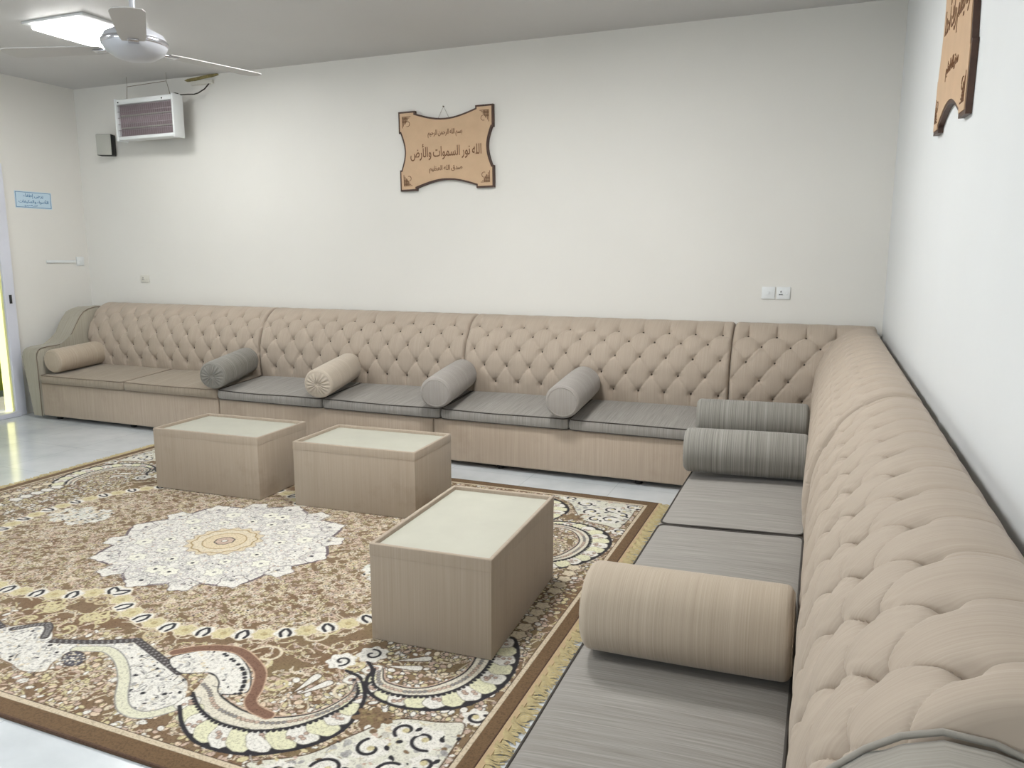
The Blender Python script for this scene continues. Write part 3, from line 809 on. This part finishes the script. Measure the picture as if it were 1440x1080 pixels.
b2i = [(1.43, .80), (1.465, .87), (1.51, .905), (1.58, .915), (1.66, .895), (1.73, .85), (1.78, .77), (1.80, .66), (1.79, .56), (1.76, .47), (1.70, .40)]
b2j = [(1.46, .79), (1.50, .85), (1.55, .865), (1.62, .86), (1.68, .82), (1.73, .74), (1.745, .66), (1.73, .56), (1.70, .48), (1.65, .42)]
boat(b2o, b2i, b2j, 16, [(1.46, .765, -.25), (1.47, .72, -.5)])
# scrolls filling the corner
cor = [(1.36, 1.40), (1.50, 1.30), (1.58, 1.16), (1.66, 1.04), (1.80, 1.00), (1.88, .98), (1.90, 1.12), (1.90, 1.28), (1.88, 1.42), (1.7, 1.43), (1.5, 1.43)]
fill(cor, c_(206, 204, 190), outline=DK); speckle(cor, 160, greys+[PK, YL, BR, BR], .006, .016)
disc(1.585, 1.06, .075, BR, None, sq=.8, petals=7, depth=.35)
for _ in range(26): disc(1.585+rr.gauss(0, .03), 1.06+rr.gauss(0, .024), rr.uniform(.006, .014), rr.choice((OL, DK, BR, c_(140, 122, 90))), sq=.6, ang=rr.uniform(0, 3))
for (u, v, r_, a0, sg) in ((1.80, 1.10, .055, 1, 1), (1.665, 1.20, .05, 4, -1), (1.72, 1.08, .04, 2, 1), (1.895, .93, .035, 0, 1), (1.60, 1.33, .055, 3, 1), (1.77, 1.28, .05, 5, -1), (1.87, 1.36, .04, 1, 1), (1.47, 1.39, .035, 0, 1), (1.85, 1.20, .035, 2, -1)):
    disc(u, v, r_+.014, WH, None, petals=6, depth=.25); spiral(u, v, r_, .75, NV, .013, a0, sg); disc(u, v, .012, YL); disc(u+r_*.9, v-.02, .014, NV, sq=.6, ang=a0)
for (u, v, r_, a0, sg) in ((1.285, .80, .034, 1.2, -1), (1.365, .715, .036, -2, 1)):
    disc(u, v, r_+.026, WH, None, petals=7, depth=.2); spiral(u, v, r_, .95, NV, .011, a0, sg)
# middle of the short side, between mirrored boats
for k in range(5):
    v = .06+.07*k; disc(1.70, v, .045, WH, NV, .006, sq=.75, petals=5, depth=.2); disc(1.82, v+.02, .035, CR, DK, .005, petals=5, depth=.25)
# central medallion
mth = np.linspace(0, 2*PI, 200, endpoint=False)
def med(s_, dep=.12, k=8, ph=PI): return [(s_*(1.0*(1-dep*.5*(1+math.cos(k*t+ph))))*math.cos(t)*1.04, s_*(1-dep*.5*(1+math.cos(k*t+ph)))*math.sin(t)*.98) for t in mth]
fill(med(.608), c_(104, 92, 96), smooth=False); fill(med(.59), WH, smooth=False)
for t in np.arange(0, 2*PI, PI/8):
    disc(.57*math.cos(t), .55*math.sin(t), .07, WH, c_(96, 84, 90), .005, petals=5, depth=.22, ph=t*3); disc(.555*math.cos(t), .54*math.sin(t), .012, NV)
R_ = med(.55); 
for _ in range(900):
    t, q_ = rr.uniform(0, PI/2), math.sqrt(rr.uniform(.07, 1))*.56; u, v = q_*math.cos(t), q_*math.sin(t)
    if rr.random() < .55: vine(u, v, rr.uniform(0, 6.3), 4, .012, rr.choice(greys[:2]+[c_(176, 168, 170)]), .003)
    else: disc(u, v, rr.uniform(.003, .008), rr.choice(greys+[PK]), sq=.6, ang=t)
for t in np.arange(0, 2*PI, PI/6):
    for rad, s_ in ((.42, .05), (.30, .035)): disc(rad*math.cos(t+rad), rad*math.sin(t+rad), s_, c_(220, 218, 204), c_(150, 146, 142), .004, petals=6, depth=.25); disc(rad*math.cos(t+rad), rad*math.sin(t+rad), .01, rr.choice((NV, GR, PK)))
disc(0, 0, .20, c_(204, 190, 162), c_(150, 138, 130), .006, petals=16, depth=.12)
disc(0, 0, .165, CR, c_(150, 126, 84), .008, petals=12, depth=.08)
disc(0, 0, .108, c_(204, 188, 158), c_(150, 126, 84), .006)
disc(0, 0, .048, PK, NV, .007, petals=8, depth=.08); disc(0, 0, .014, WH, DK, .004)
# border bands
def band(u0, u1, v0, v1, col):       # frame between inner (u0,v0) and outer (u1,v1)
    m = ((GU > u0) | (GV > v0)) & (GU <= u1) & (GV <= v1); blend(m.astype(float), col)
band(1.924, 9, 1.414, 9, c_(74, 58, 48)); band(1.929, 9, 1.420, 9, c_(196, 182, 158))
band(1.946, 9, 1.438, 9, c_(106, 84, 60))
m = (GV > 1.502) | (GU > 1.993); blend(m.astype(float), c_(84, 64, 52))
# assemble the four mirrored quadrants
full = np.concatenate([C[::-1][:-1], C], 0); full = np.concatenate([full[:, ::-1][:, :-1], full], 1)
fu = np.concatenate([-ug[::-1][:-1], ug]); fv = np.concatenate([-vg[::-1][:-1], vg])
NU, NV_ = len(fu), len(fv)
XX, YY = np.meshgrid(fu, fv, indexing='ij')
ZZ = .011+.0010*np.sin(XX*3.1+1)*np.sin(YY*2.7)
verts = np.stack([XX, YY, ZZ], -1).reshape(-1, 3)
idx = np.arange(NU*NV_).reshape(NU, NV_)
F = np.stack([idx[:-1, :-1], idx[1:, :-1], idx[1:, 1:], idx[:-1, 1:]], -1).reshape(-1, 4)
ring = np.concatenate([idx[:, 0], idx[-1, 1:], idx[:-1, -1][::-1], idx[0, 1:-1][::-1]])
low_ = verts[ring].copy(); low_[:, 2] = .001
base_i = len(verts); verts = np.vstack([verts, low_]); rn = np.arange(len(ring)); r2 = np.roll(rn, -1)
F = np.vstack([F, np.stack([ring, base_i+rn, base_i+r2, ring[r2]], -1)])
t = NT('woven rug'); at_ = t.n('ShaderNodeVertexColor'); at_.layer_name = 'weave'
tc = t.n('ShaderNodeTexCoord'); pile = t.noise(tc.outputs['Object'], 420, 2, .6)
mot = t.noise(tc.outputs['Object'], 130, 3, .6)
col = t.mix(.55, at_.outputs['Color'], t.ramp(mot, [(.32, (.42, .40, .38)), (.5, (1, 1, 1)), (.7, (1.18, 1.17, 1.16))]), 'MULTIPLY')
t.l(col, t.b.inputs['Base Color']); t.b.inputs['Roughness'].default_value = .95; t.b.inputs['Specular IOR Level'].default_value = .1
t.b.inputs['Sheen Weight'].default_value = .1
t.bump(pile, .5, .003)
rug = mesh_np('area_rug', verts, F.astype(np.int32), t.m)
ca = rug.data.color_attributes.new('weave', 'FLOAT_COLOR', 'POINT')
cc = np.ones((len(verts), 4), np.float32); cc[:NU*NV_, :3] = full.reshape(-1, 3); cc[NU*NV_:, :3] = np.array(DK)
ca.data.foreach_set('color', cc.ravel())
rug.location = (RCX, RCY, 0); rug.rotation_euler = (0, 0, -.003)
tag(rug, 'large brown and cream oriental rug with central medallion and paisley scrolls on the floor', 'rug')
M['fringe'] = plain('rug fringe yarn', (176, 162, 122), .9, var=.12, vscale=60)
M['tape'] = plain('woven tan edge tape', (176, 154, 120), .9, var=.05, vscale=30)
for sgn in (1, -1):
    V, Fq = [], []
    y = -RV+.01
    while y < RV-.008:
        L_ = rr.uniform(.045, .072)*(1 if rr.random() > .06 else .6); k0 = len(V); drift = rr.uniform(-.010, .010)+.012*math.sin(y*21)+.006*math.sin(y*57); w = rr.uniform(.0022, .0036)
        for s_ in range(5):
            f = s_/4; x = sgn*(RU+.012+L_*f); yy = y+drift*f*f; z = .008-.004*f+.0035*math.sin(f*6+y*90)
            V += [(x, yy-w, z), (x, yy, z+.003), (x, yy+w, z)]
        for s_ in range(4):
            a = k0+3*s_; Fq += [(a, a+3, a+4, a+1), (a+1, a+4, a+5, a+2)]
        y += rr.uniform(.0035, .0062)
    f_ = mesh_np('fringe', V, np.array(Fq, np.int32), M['fringe'], rug); f_['label'] = 'pale yellow yarn fringe'
    bm = bmesh.new(); add_box(bm, *(sorted((sgn*(RU+.0005), sgn*(RU+.022)))), -RV, RV, .002, .0095)
    obj('edge_tape', bm, M['tape'], rug)

# ------------------------------------------------------------------ writing
def shape_ar(s):
    """join Arabic letters into presentation forms, right to left order"""
    F_ = {'ء': 'ﺀ', 'ا': 'ﺍﺎ', 'أ': 'ﺃﺄ', 'إ': 'ﺇﺈ', 'آ': 'ﺁﺂ', 'د': 'ﺩﺪ', 'ذ': 'ﺫﺬ', 'ر': 'ﺭﺮ', 'ز': 'ﺯﺰ', 'و': 'ﻭﻮ', 'ة': 'ﺓﺔ', 'ى': 'ﻯﻰ',
          'ب': 'ﺏﺐﺑﺒ', 'ت': 'ﺕﺖﺗﺘ', 'ج': 'ﺝﺞﺟﺠ', 'ح': 'ﺡﺢﺣﺤ', 'خ': 'ﺥﺦﺧﺨ', 'س': 'ﺱﺲﺳﺴ', 'ص': 'ﺹﺺﺻﺼ', 'ض': 'ﺽﺾﺿﻀ', 'ط': 'ﻁﻂﻃﻄ', 'ظ': 'ﻅﻆﻇﻈ', 'ع': 'ﻉﻊﻋﻌ',
          'ف': 'ﻑﻒﻓﻔ', 'ق': 'ﻕﻖﻗﻘ', 'ك': 'ﻙﻚﻛﻜ', 'ل': 'ﻝﻞﻟﻠ', 'م': 'ﻡﻢﻣﻤ', 'ن': 'ﻥﻦﻧﻨ', 'ه': 'ﻩﻪﻫﻬ', 'ي': 'ﻱﻲﻳﻴ'}
    words = []
    for w in s.split(' '):
        out = ''
        for i, ch in enumerate(w):
            f = F_[ch]; prev = i > 0 and len(F_[w[i-1]]) == 4; nxt = i < len(w)-1 and len(f) == 4
            out += f[(3 if nxt else 1) if prev else (2 if nxt else 0)]
        words.append(out[::-1])
    return '  '.join(words[::-1])
def text_mesh(name, s, width, height, depth, mat, parent, mtx):
    """one mesh per word, laid out on a common baseline and fitted to width x height"""
    parts = []
    for wd in s.split('  '):
        cu = bpy.data.curves.new(name, 'FONT'); cu.body = wd; cu.extrude = .5; cu.offset = .006; cu.resolution_u = 3
        tmp = bpy.data.objects.new('tmp', cu); COL.objects.link(tmp)
        me = bpy.data.meshes.new_from_object(tmp.evaluated_get(bpy.context.evaluated_depsgraph_get()))
        bpy.data.objects.remove(tmp); bpy.data.curves.remove(cu)
        co = np.empty(len(me.vertices)*3, np.float32); me.vertices.foreach_get('co', co); parts.append((me, co.reshape(-1, 3)))
    gap = .26; x = 0
    for me, co in parts: co[:, 0] += x-co[:, 0].min(); x = co[:, 0].max()+gap
    x -= gap; y0 = min(co[:, 1].min() for _, co in parts); y1 = max(co[:, 1].max() for _, co in parts)
    for me, co in parts:
        co[:, 0] = (co[:, 0]-x/2)/x*width; co[:, 1] = (co[:, 1]-(y0+y1)/2)/(y1-y0)*height; co[:, 2] *= depth
        me.vertices.foreach_set('co', co.ravel().astype(np.float32)); me.update()
        me.materials.clear(); me.materials.append(mat); me.name = name
        o = link(bpy.data.objects.new(name, me), parent); o.matrix_basis = mtx

# ------------------------------------------------------------------ engraved wall plaques
def plaque_outline(W, Hh, inset=0.):
    a, b = W/2, Hh/2; ew, eh = .155*W/.85, .17*Hh/.63+.0; dp, dq = .075, .05
    pts = []
    def side(p, q, n, depth, k=14):
        for i in range(k+1):
            f = i/k; x = p[0]+(q[0]-p[0])*f; y = p[1]+(q[1]-p[1])*f; s_ = .28+.72*math.sin(PI*f)
            pts.append((x+n[0]*depth*s_, y+n[1]*depth*s_))
    pts.append((-a, -b)); pts.append((-a+ew, -b)); side((-a+ew, -b), (a-ew, -b), (0, 1), dp)
    pts.append((a-ew, -b)); pts.append((a, -b)); pts.append((a, -b+eh)); side((a, -b+eh), (a, b-eh), (-1, 0), dq)
    pts.append((a, b-eh)); pts.append((a, b)); pts.append((a-ew, b)); side((a-ew, b), (-a+ew, b), (0, -1), dp)
    pts.append((-a+ew, b)); pts.append((-a, b)); pts.append((-a, b-eh)); side((-a, b-eh), (-a, -b+eh), (1, 0), dq)
    pts.append((-a, -b+eh))
    out = [pts[0]]
    for p in pts[1:]:
        if math.hypot(p[0]-out[-1][0], p[1]-out[-1][1]) > 1e-5: out.append(p)
    if inset:
        n = len(out); q = []
        for i in range(n):
            p0, p1, p2 = Vector(out[i-1]), Vector(out[i]), Vector(out[(i+1) % n])
            d1 = (p1-p0).normalized(); d2 = (p2-p1).normalized()
            n1 = Vector((-d1.y, d1.x)); n2 = Vector((-d2.y, d2.x)); m_ = (n1+n2)
            m_ = m_/max(.35, (1+n1.dot(n2))); q.append(tuple(p1+m_*inset))
        out = q
    return out
def plaque(label, loc, rot, W, Hh, lines, thick=.028):
    t = thing('wall_plaque', label, 'wall plaque', loc, 0, 'engraved wooden plaques'); t.rotation_euler = rot
    fx = lambda a, b, h: (a, -h, b)
    bm = bmesh.new(); add_prism(bm, plaque_outline(W, Hh), 0, thick, fx); obj('backing_board', bm, M['walnut'], t)
    bm = bmesh.new(); add_prism(bm, plaque_outline(W, Hh, .014), thick-.002, thick+.003, fx); f = obj('face_panel', bm, M['ply'], t)
    z = thick+.0035
    mt = lambda x, y: Matrix.Translation((x, -z, y)) @ Matrix.Rotation(PI/2, 4, 'X')
    for s, x, y, w, h in lines: text_mesh('inscription', s, w, h, .002, M['engrave'], f, mt(x, y))
    for sx in (-1, 1):
        for sy in (-1, 1):
            bm = bmesh.new(); cx, cy = sx*(W/2-.055), sy*(Hh/2-.065)
            for k in range(5):
                ln = .075-.012*k
                add_box(bm, *sorted((cx+sx*.015, cx+sx*(.015-ln))), -z-.001, -z+.001, cy+sy*(.022-.011*k)-.0022, cy+sy*(.022-.011*k)+.0022)
                add_box(bm, cx+sx*(.018-.011*k)-.0022, cx+sx*(.018-.011*k)+.0022, -z-.001, -z+.001, *sorted((cy+sy*.024, cy+sy*(.024-ln*1.2))))
            pts = [(cx+sx*(-.03+.02*math.cos(a)), -z, cy+sy*(-.035+.02*math.sin(a))) for a in np.linspace(0, 5.2, 14)]
            add_tube(bm, pts, .002, 5); obj('corner_ornament', bm, M['engrave'], f, uv=False)
    return t
BSM, SDQ, NUR = shape_ar('بسم الله الرحمن الرحيم'), shape_ar('صدق الله العظيم'), shape_ar('الله نور السموات والأرض')
plaque('pale wooden plaque with dark brown edge and engraved writing, centred on the back wall', (-2.915, YB-.001, 2.355), (0, -.012, 0), .85, .635,
       [(BSM, 0, .125, .31, .062), (NUR, 0, -.015, .64, .13), (SDQ, 0, -.155, .30, .06)])
plaque('wooden plaque with concave edges high on the right wall, cut by the frame', (XR-.001, 3.15, 2.350), (0, .055, -PI/2), .80, .80,
       [(BSM, 0, .16, .31, .07), (shape_ar('ولا يظلم ربك أحدا'), 0, -.02, .58, .16), (SDQ, 0, -.20, .30, .065)], .018)
nl = bmesh.new(); add_tube(nl, [(-2.99, YB-.006, 2.60), (-2.94, YB-.004, 2.69), (-2.89, YB-.006, 2.60)], .0012, 5); add_lathe(nl, [(0, 0), (.005, 0), (.005, .012), (0, .012)], 10, 'y', (-2.94, YB-.012, 2.69))
tag(obj('hanging_nail', nl, M['tin'], smooth=True, uv=False), 'small nail and cord above the plaque on the back wall', 'nail')

# ------------------------------------------------------------------ electrics
def wall_plate(name, label, cat, loc, rz, w, h, mat='white_plastic', detail='socket', group=None):
    t = thing(name, label, cat, loc, rz, group)
    box('face_plate', -w/2, w/2, -.011, 0, -h/2, h/2, M[mat], t, bev=.003)
    if detail == 'socket':
        for x, z, a, b in ((-.3, .12, .004, .008), (-.42, -.12, .007, .0035), (-.18, -.12, .007, .0035)):
            box('pin_slot', w*x*.6-a/1.2, w*x*.6+a/1.2, -.0125, -.0105, h*z-b/1.2, h*z+b/1.2, M['slot'], t)
        box('rocker', w*.2, w*.34, -.015, -.010, -h*.12, h*.12, M[mat], t, bev=.001)
    else:
        r = box('rocker', -w*.1, w*.1, -.015, -.010, -h*.14, h*.14, M[mat], t, bev=.001)
    return t
wall_plate('light_switch', 'white blank-faced plate left of the socket on the back wall', 'switch', (-.372, YB, 1.245), 0, .090, .086, detail='switch')
wall_plate('wall_socket', 'white power socket next to the corner on the back wall, right of the switch plate', 'socket', (-.270, YB, 1.245), 0, .092, .086)
wall_plate('wall_socket', 'faint cream socket low on the back wall above the left end of the sofa', 'socket', (-6.285, YB, 1.275), 0, .11, .07, 'off_plastic')
swl = wall_plate('light_switch', 'white switch box on the left wall beside the corner', 'switch', (XL, 5.70, 1.445), PI/2, .085, .09, detail='switch')
cd = box('cable_trunking', 0, .014, 5.33, 5.645, 1.43, 1.455, M['white_plastic'], bev=.003); cd.parent = swl; cd.matrix_basis = swl.matrix_basis.inverted() @ Matrix.Translation((XL, 0, 0))
cd['label'] = 'thin white cable cover'
# blue notice on the left wall
nt = thing('wall_notice', 'small pale blue notice with blue Arabic writing on the left wall', 'sign', (XL, 5.262, 2.022), PI/2)
box('paper', -.185, .185, -.0015, 0, -.078, .078, M['sign_blue'], nt)
bm = bmesh.new(); w, h = .178, .071
for a in ((-w, w, h-.004, h), (-w, w, -h, -h+.004), (-w, -w+.004, -h+.004, h-.004), (w-.004, w, -h+.004, h-.004)): add_box(bm, a[0], a[1], -.0025, -.001, a[2], a[3])
obj('border_line', bm, M['ink'], nt)
mt = lambda x, y: Matrix.Translation((x, -.0025, y)) @ Matrix.Rotation(PI/2, 4, 'X')
text_mesh('writing', shape_ar('يرجى إطفاء'), .20, .045, .001, M['ink'], nt, mt(0, .036))
text_mesh('writing', shape_ar('الأضواء والمكيفات'), .30, .045, .001, M['ink'], nt, mt(0, -.014))
text_mesh('writing', shape_ar('قبل الخروج'), .13, .02, .001, M['ink'], nt, mt(-.03, -.054))

# ------------------------------------------------------------------ insect zapper hanging on a wire
zp = thing('insect_zapper', 'white wall-mounted insect zapper with mesh grille hanging by the left corner', 'insect killer', (-5.855, 5.54, 2.565), -.03)
ZW, ZH, ZD = .69, .36, .10
bm = bmesh.new()
add_box(bm, -ZW/2, ZW/2, -.012, ZD, ZH-.045, ZH, .006); add_box(bm, -ZW/2, ZW/2, -.012, ZD, 0, .03, .006)
obj('housing', bm, M['white_plastic'], zp, smooth=True, angle=40)
for sx in (-1, 1):
    bm = bmesh.new(); add_box(bm, *sorted((sx*(ZW/2+.001), sx*(ZW/2+.022))), -.02, ZD, -.01, ZH+.008, .006); obj('side_panel', bm, M['white_plastic'], zp, smooth=True, angle=40)
box('inner_board', -ZW/2+.002, ZW/2-.002, .022, .032, .031, ZH-.046, M['zap_dark'], zp)
for z in (.105, .215):
    bm = bmesh.new(); add_lathe(bm, [(0, -ZW/2+.03), (.007, -ZW/2+.03), (.007, ZW/2-.03), (0, ZW/2-.03)], 14, 'x', (0, .010, z)); obj('tube', bm, M['speaker_face'], zp, smooth=True, angle=40, uv=False)
bm = bmesh.new()
for k in range(47): x = -ZW/2+.02+k*(ZW-.04)/46; add_tube(bm, [(x, -.004, .028), (x, -.004, ZH-.05)], .0017, 5)
for z in (.03, .085, .14, .195, .25, .302): add_tube(bm, [(-ZW/2+.004, -.007, z), (ZW/2-.004, -.007, z)], .0022, 5)
obj('grille', bm, M['grille'], zp, smooth=True, uv=False)
for x in (-.32, .23): box('screw', x-.006, x+.006, -.016, -.012, ZH-.032, ZH-.02, M['slot'], zp)
bm = bmesh.new(); add_lathe(bm, [(0, 0), (.03, 0), (.026, .018), (0, .026)], 18, center=(ZW/2-.02, .06, ZH)); obj('cable_gland', bm, M['wire'], zp, smooth=True, angle=40, uv=False)
bm = bmesh.new(); add_tube(bm, [(-ZW/2+.07, .05, ZH-.005), (-ZW/2+.085, .05, H-2.565-.085), (ZW/2-.11, .05, H-2.565-.075), (ZW/2-.07, .05, ZH-.005)], .0028, 6)
for x in (-ZW/2+.085, ZW/2-.11): add_tube(bm, [(x, .05, H-2.565-.085), (x, .05, H-2.565-.001)], .0014, 6)
obj('hanging_wire', bm, M['tin'], zp, smooth=True, uv=False)
# broken plaster recess with cable
jb = thing('junction_box', 'cream junction box under a patch of rough plaster by the ceiling, above the zapper', 'junction box', (-5.41, YB, 3.098), 0)
bm = bmesh.new(); poly = [(-.20, .0), (-.16, .012), (-.06, .018), (.03, .026), (.10, .031), (.19, .031), (.20, .02), (.12, .006), (.02, .0), (-.09, -.012), (-.17, -.012)]
add_prism(bm, poly, 0, .012, lambda a, b, h: (a, -h, b)); obj('plaster_patch', bm, M['rough_plaster'], jb)
box('cover', -.11, .14, -.03, -.001, -.052, -.018, M['off_plastic'], jb, bev=.004)
cb = bmesh.new(); add_tube(cb, [(-5.31, 5.775, 3.045), (-5.33, 5.74, 2.995), (-5.37, 5.70, 2.955), (-5.39, 5.67, 2.94), (-5.43, 5.64, 2.937), (-5.50, 5.60, 2.93), (-5.53, 5.598, 2.928)], .0055, 8)
bmesh.ops.translate(cb, verts=cb.verts, vec=(5.855, -5.54, -2.565)); bmesh.ops.rotate(cb, verts=cb.verts, cent=(0, 0, 0), matrix=Matrix.Rotation(.03, 3, 'Z'))
obj('power_cable', cb, M['wire'], zp, smooth=True, uv=False)['label'] = 'dark power cable'
# small speaker
sp = thing('wall_speaker', 'small grey box speaker on the back wall just below the insect zapper', 'speaker', (-6.56, 5.68, 2.462), .42)
bm = bmesh.new(); add_box(bm, -.075, .075, 0, .09, 0, .20, .008); obj('cabinet', bm, M['black'], sp, smooth=True, angle=40)
bm = bmesh.new(); add_box(bm, -.070, .070, -.008, .001, .004, .196, .004); obj('front_cover', bm, M['speaker_face'], sp, smooth=True, angle=40)
bm = bmesh.new(); add_box(bm, -.02, .02, .088, .125, .08, .12); obj('bracket', bm, M['black'], sp)

# ------------------------------------------------------------------ ceiling fan and lights
FX, FY, FZ = -3.00, 2.81, 2.44
fan = thing('ceiling_fan', 'pale grey three-blade ceiling fan on a short rod in front of the lit lamp', 'ceiling fan', (FX, FY, FZ), 0)
bm = bmesh.new(); add_lathe(bm, [(0, .155), (.03, .155), (.05, .14), (.055, .09), (.085, .075), (.125, .055), (.138, .03), (.138, .005), (.125, -.02), (.085, -.045), (.05, -.055), (0, -.058)], 48)
obj('motor_housing', bm, M['fan'], fan, smooth=True, angle=50, uv=False)
bm = bmesh.new(); add_lathe(bm, [(.139, .030), (.1425, .026), (.1425, .010), (.139, .006)], 48); obj('trim_ring', bm, M['chrome'], fan, smooth=True, angle=50, uv=False)
bm = bmesh.new(); add_lathe(bm, [(0, .15), (.013, .15), (.013, H-FZ-.06), (.02, H-FZ-.058), (.055, H-FZ-.03), (.06, H-FZ-.001), (0, H-FZ-.001)], 24); obj('down_rod', bm, M['fan'], fan, smooth=True, angle=40, uv=False)
for k, deg in enumerate((75, 195, 315)):
    a = math.radians(deg); R0 = Matrix.Rotation(a, 4, 'Z')
    bm = bmesh.new(); add_box(bm, .10, .20, -.022, .022, -.012, -.006, .002); br_ = obj('blade_bracket', bm, M['chrome'], fan, smooth=True, angle=40, uv=False); br_.matrix_basis = R0
    bm = bmesh.new()
    add_prism(bm, [(.15, -.045), (.22, -.055), (.60, -.066), (.635, -.055), (.65, -.02), (.65, .02), (.635, .055), (.60, .066), (.22, .055), (.15, .045)], 0, .004, lambda a_, b_, h: (a_, b_, h+b_*.07))
    bl = obj('blade', bm, M['blade'], fan, uv=False); bl.matrix_basis = R0 @ Matrix.Translation((0, 0, -.006))
def fixture(x, y, label, visible=True, w=.56, l=.60):
    t = thing('ceiling_light', label, 'ceiling light', (x, y, H), 0, 'square fluorescent ceiling lights')
    bm = bmesh.new(); add_box(bm, -w/2-.02, w/2+.02, -l/2-.02, l/2+.02, -.018, -.0005, .004); obj('tray', bm, M['white_plastic'], t, smooth=True, angle=40)
    for k in range(4):
        bm = bmesh.new(); add_lathe(bm, [(0, -l/2), (.016, -l/2), (.018, -l/2+.006), (.018, l/2-.006), (.016, l/2), (0, l/2)], 14, 'y', (-w/2+.07+k*(w-.14)/3, 0, -.042)); obj('tube', bm, M['tube'], t, smooth=True, angle=40, uv=False)
    return t
fixture(-5.075, 4.37, 'square lit four-tube ceiling light behind the ceiling fan')
for i, (x, y) in enumerate(((-1.75, 3.35), (-1.75, .5), (-5.075, 1.0))):
    fixture(x, y, ['square four-tube ceiling light above the nearest low table', 'square four-tube ceiling light above the camera', 'square four-tube ceiling light at the near left'][i])
def area(name, loc, rot, sx, sy, power, col):
    l = bpy.data.lights.new(name, 'AREA'); l.shape = 'RECTANGLE'; l.size = sx; l.size_y = sy; l.energy = power; l.color = col
    o = bpy.data.objects.new(name, l); COL.objects.link(o); o.location = loc; o.rotation_euler = rot; return o
WARM = (.998, 1, .99)
for n_, x, y, p in (('lamp_glow_far', -5.075, 4.37, 20), ('lamp_glow_mid', -1.75, 3.35, 62), ('lamp_glow_near', -1.75, .5, 28), ('lamp_glow_left', -5.075, 1.0, 32)):
    area(n_, (x, y, H-.075), (0, 0, 0), .5, .55, p, WARM)
area('added_window_fill', ((WX0+WX1)/2, YF-.03, (WZ0+WZ1)/2), (PI/2, 0, 0), WX1-WX0-.1, WZ1-WZ0-.1, 60, (.80, .90, 1))  # added bluish fill light, set in the unseen window opening

# world: bright overcast sky outside
w = bpy.data.worlds.new('World'); SC.world = w; w.use_nodes = True
nt_ = w.node_tree; bg = nt_.nodes['Background']; sky = nt_.nodes.new('ShaderNodeTexSky'); sky.sky_type = 'HOSEK_WILKIE'; sky.sun_direction = (-.5, -.3, .8); sky.turbidity = 3
nt_.links.new(sky.outputs[0], bg.inputs[0]); bg.inputs[1].default_value = 2.4
sun = bpy.data.lights.new('sun', 'SUN'); sun.energy = 6; sun.angle = .01; sun.color = (1, .96, .86)
so = bpy.data.objects.new('sun', sun); COL.objects.link(so); so.rotation_euler = Vector((.075, .80, -.50)).to_track_quat('-Z', 'Y').to_euler(); so.location = (-9, 0, 6)

# ------------------------------------------------------------------ camera
def norm(v): return v/np.linalg.norm(v)
cp, VX, VY = np.array([720, 540.]), np.array([-1993, 357.]), np.array([1163, 361.])
f = math.sqrt(-np.dot(VX-cp, VY-cp))
Xc = -norm(np.r_[VX-cp, f]); Yc = norm(np.r_[VY-cp, f]); Xc = norm(Xc-Yc*Xc.dot(Yc)); Zc = np.cross(Xc, Yc)
R = np.stack([Xc, Yc, Zc])
cam = bpy.data.cameras.new('camera'); cam.sensor_width = 36; cam.lens = f/1440*36; cam.clip_start = .05
co_ = bpy.data.objects.new('camera', cam); COL.objects.link(co_)
mw = Matrix.Identity(4)
for i in range(3): mw[i][0], mw[i][1], mw[i][2] = R[i, 0], -R[i, 1], -R[i, 2]
mw[2][3] = 1.5; co_.matrix_world = mw
SC.camera = co_
vs = SC.view_settings; vs.view_transform = 'Standard'; vs.look = 'None'; vs.gamma = 1; vs.use_curve_mapping = False; vs.exposure = 0.06
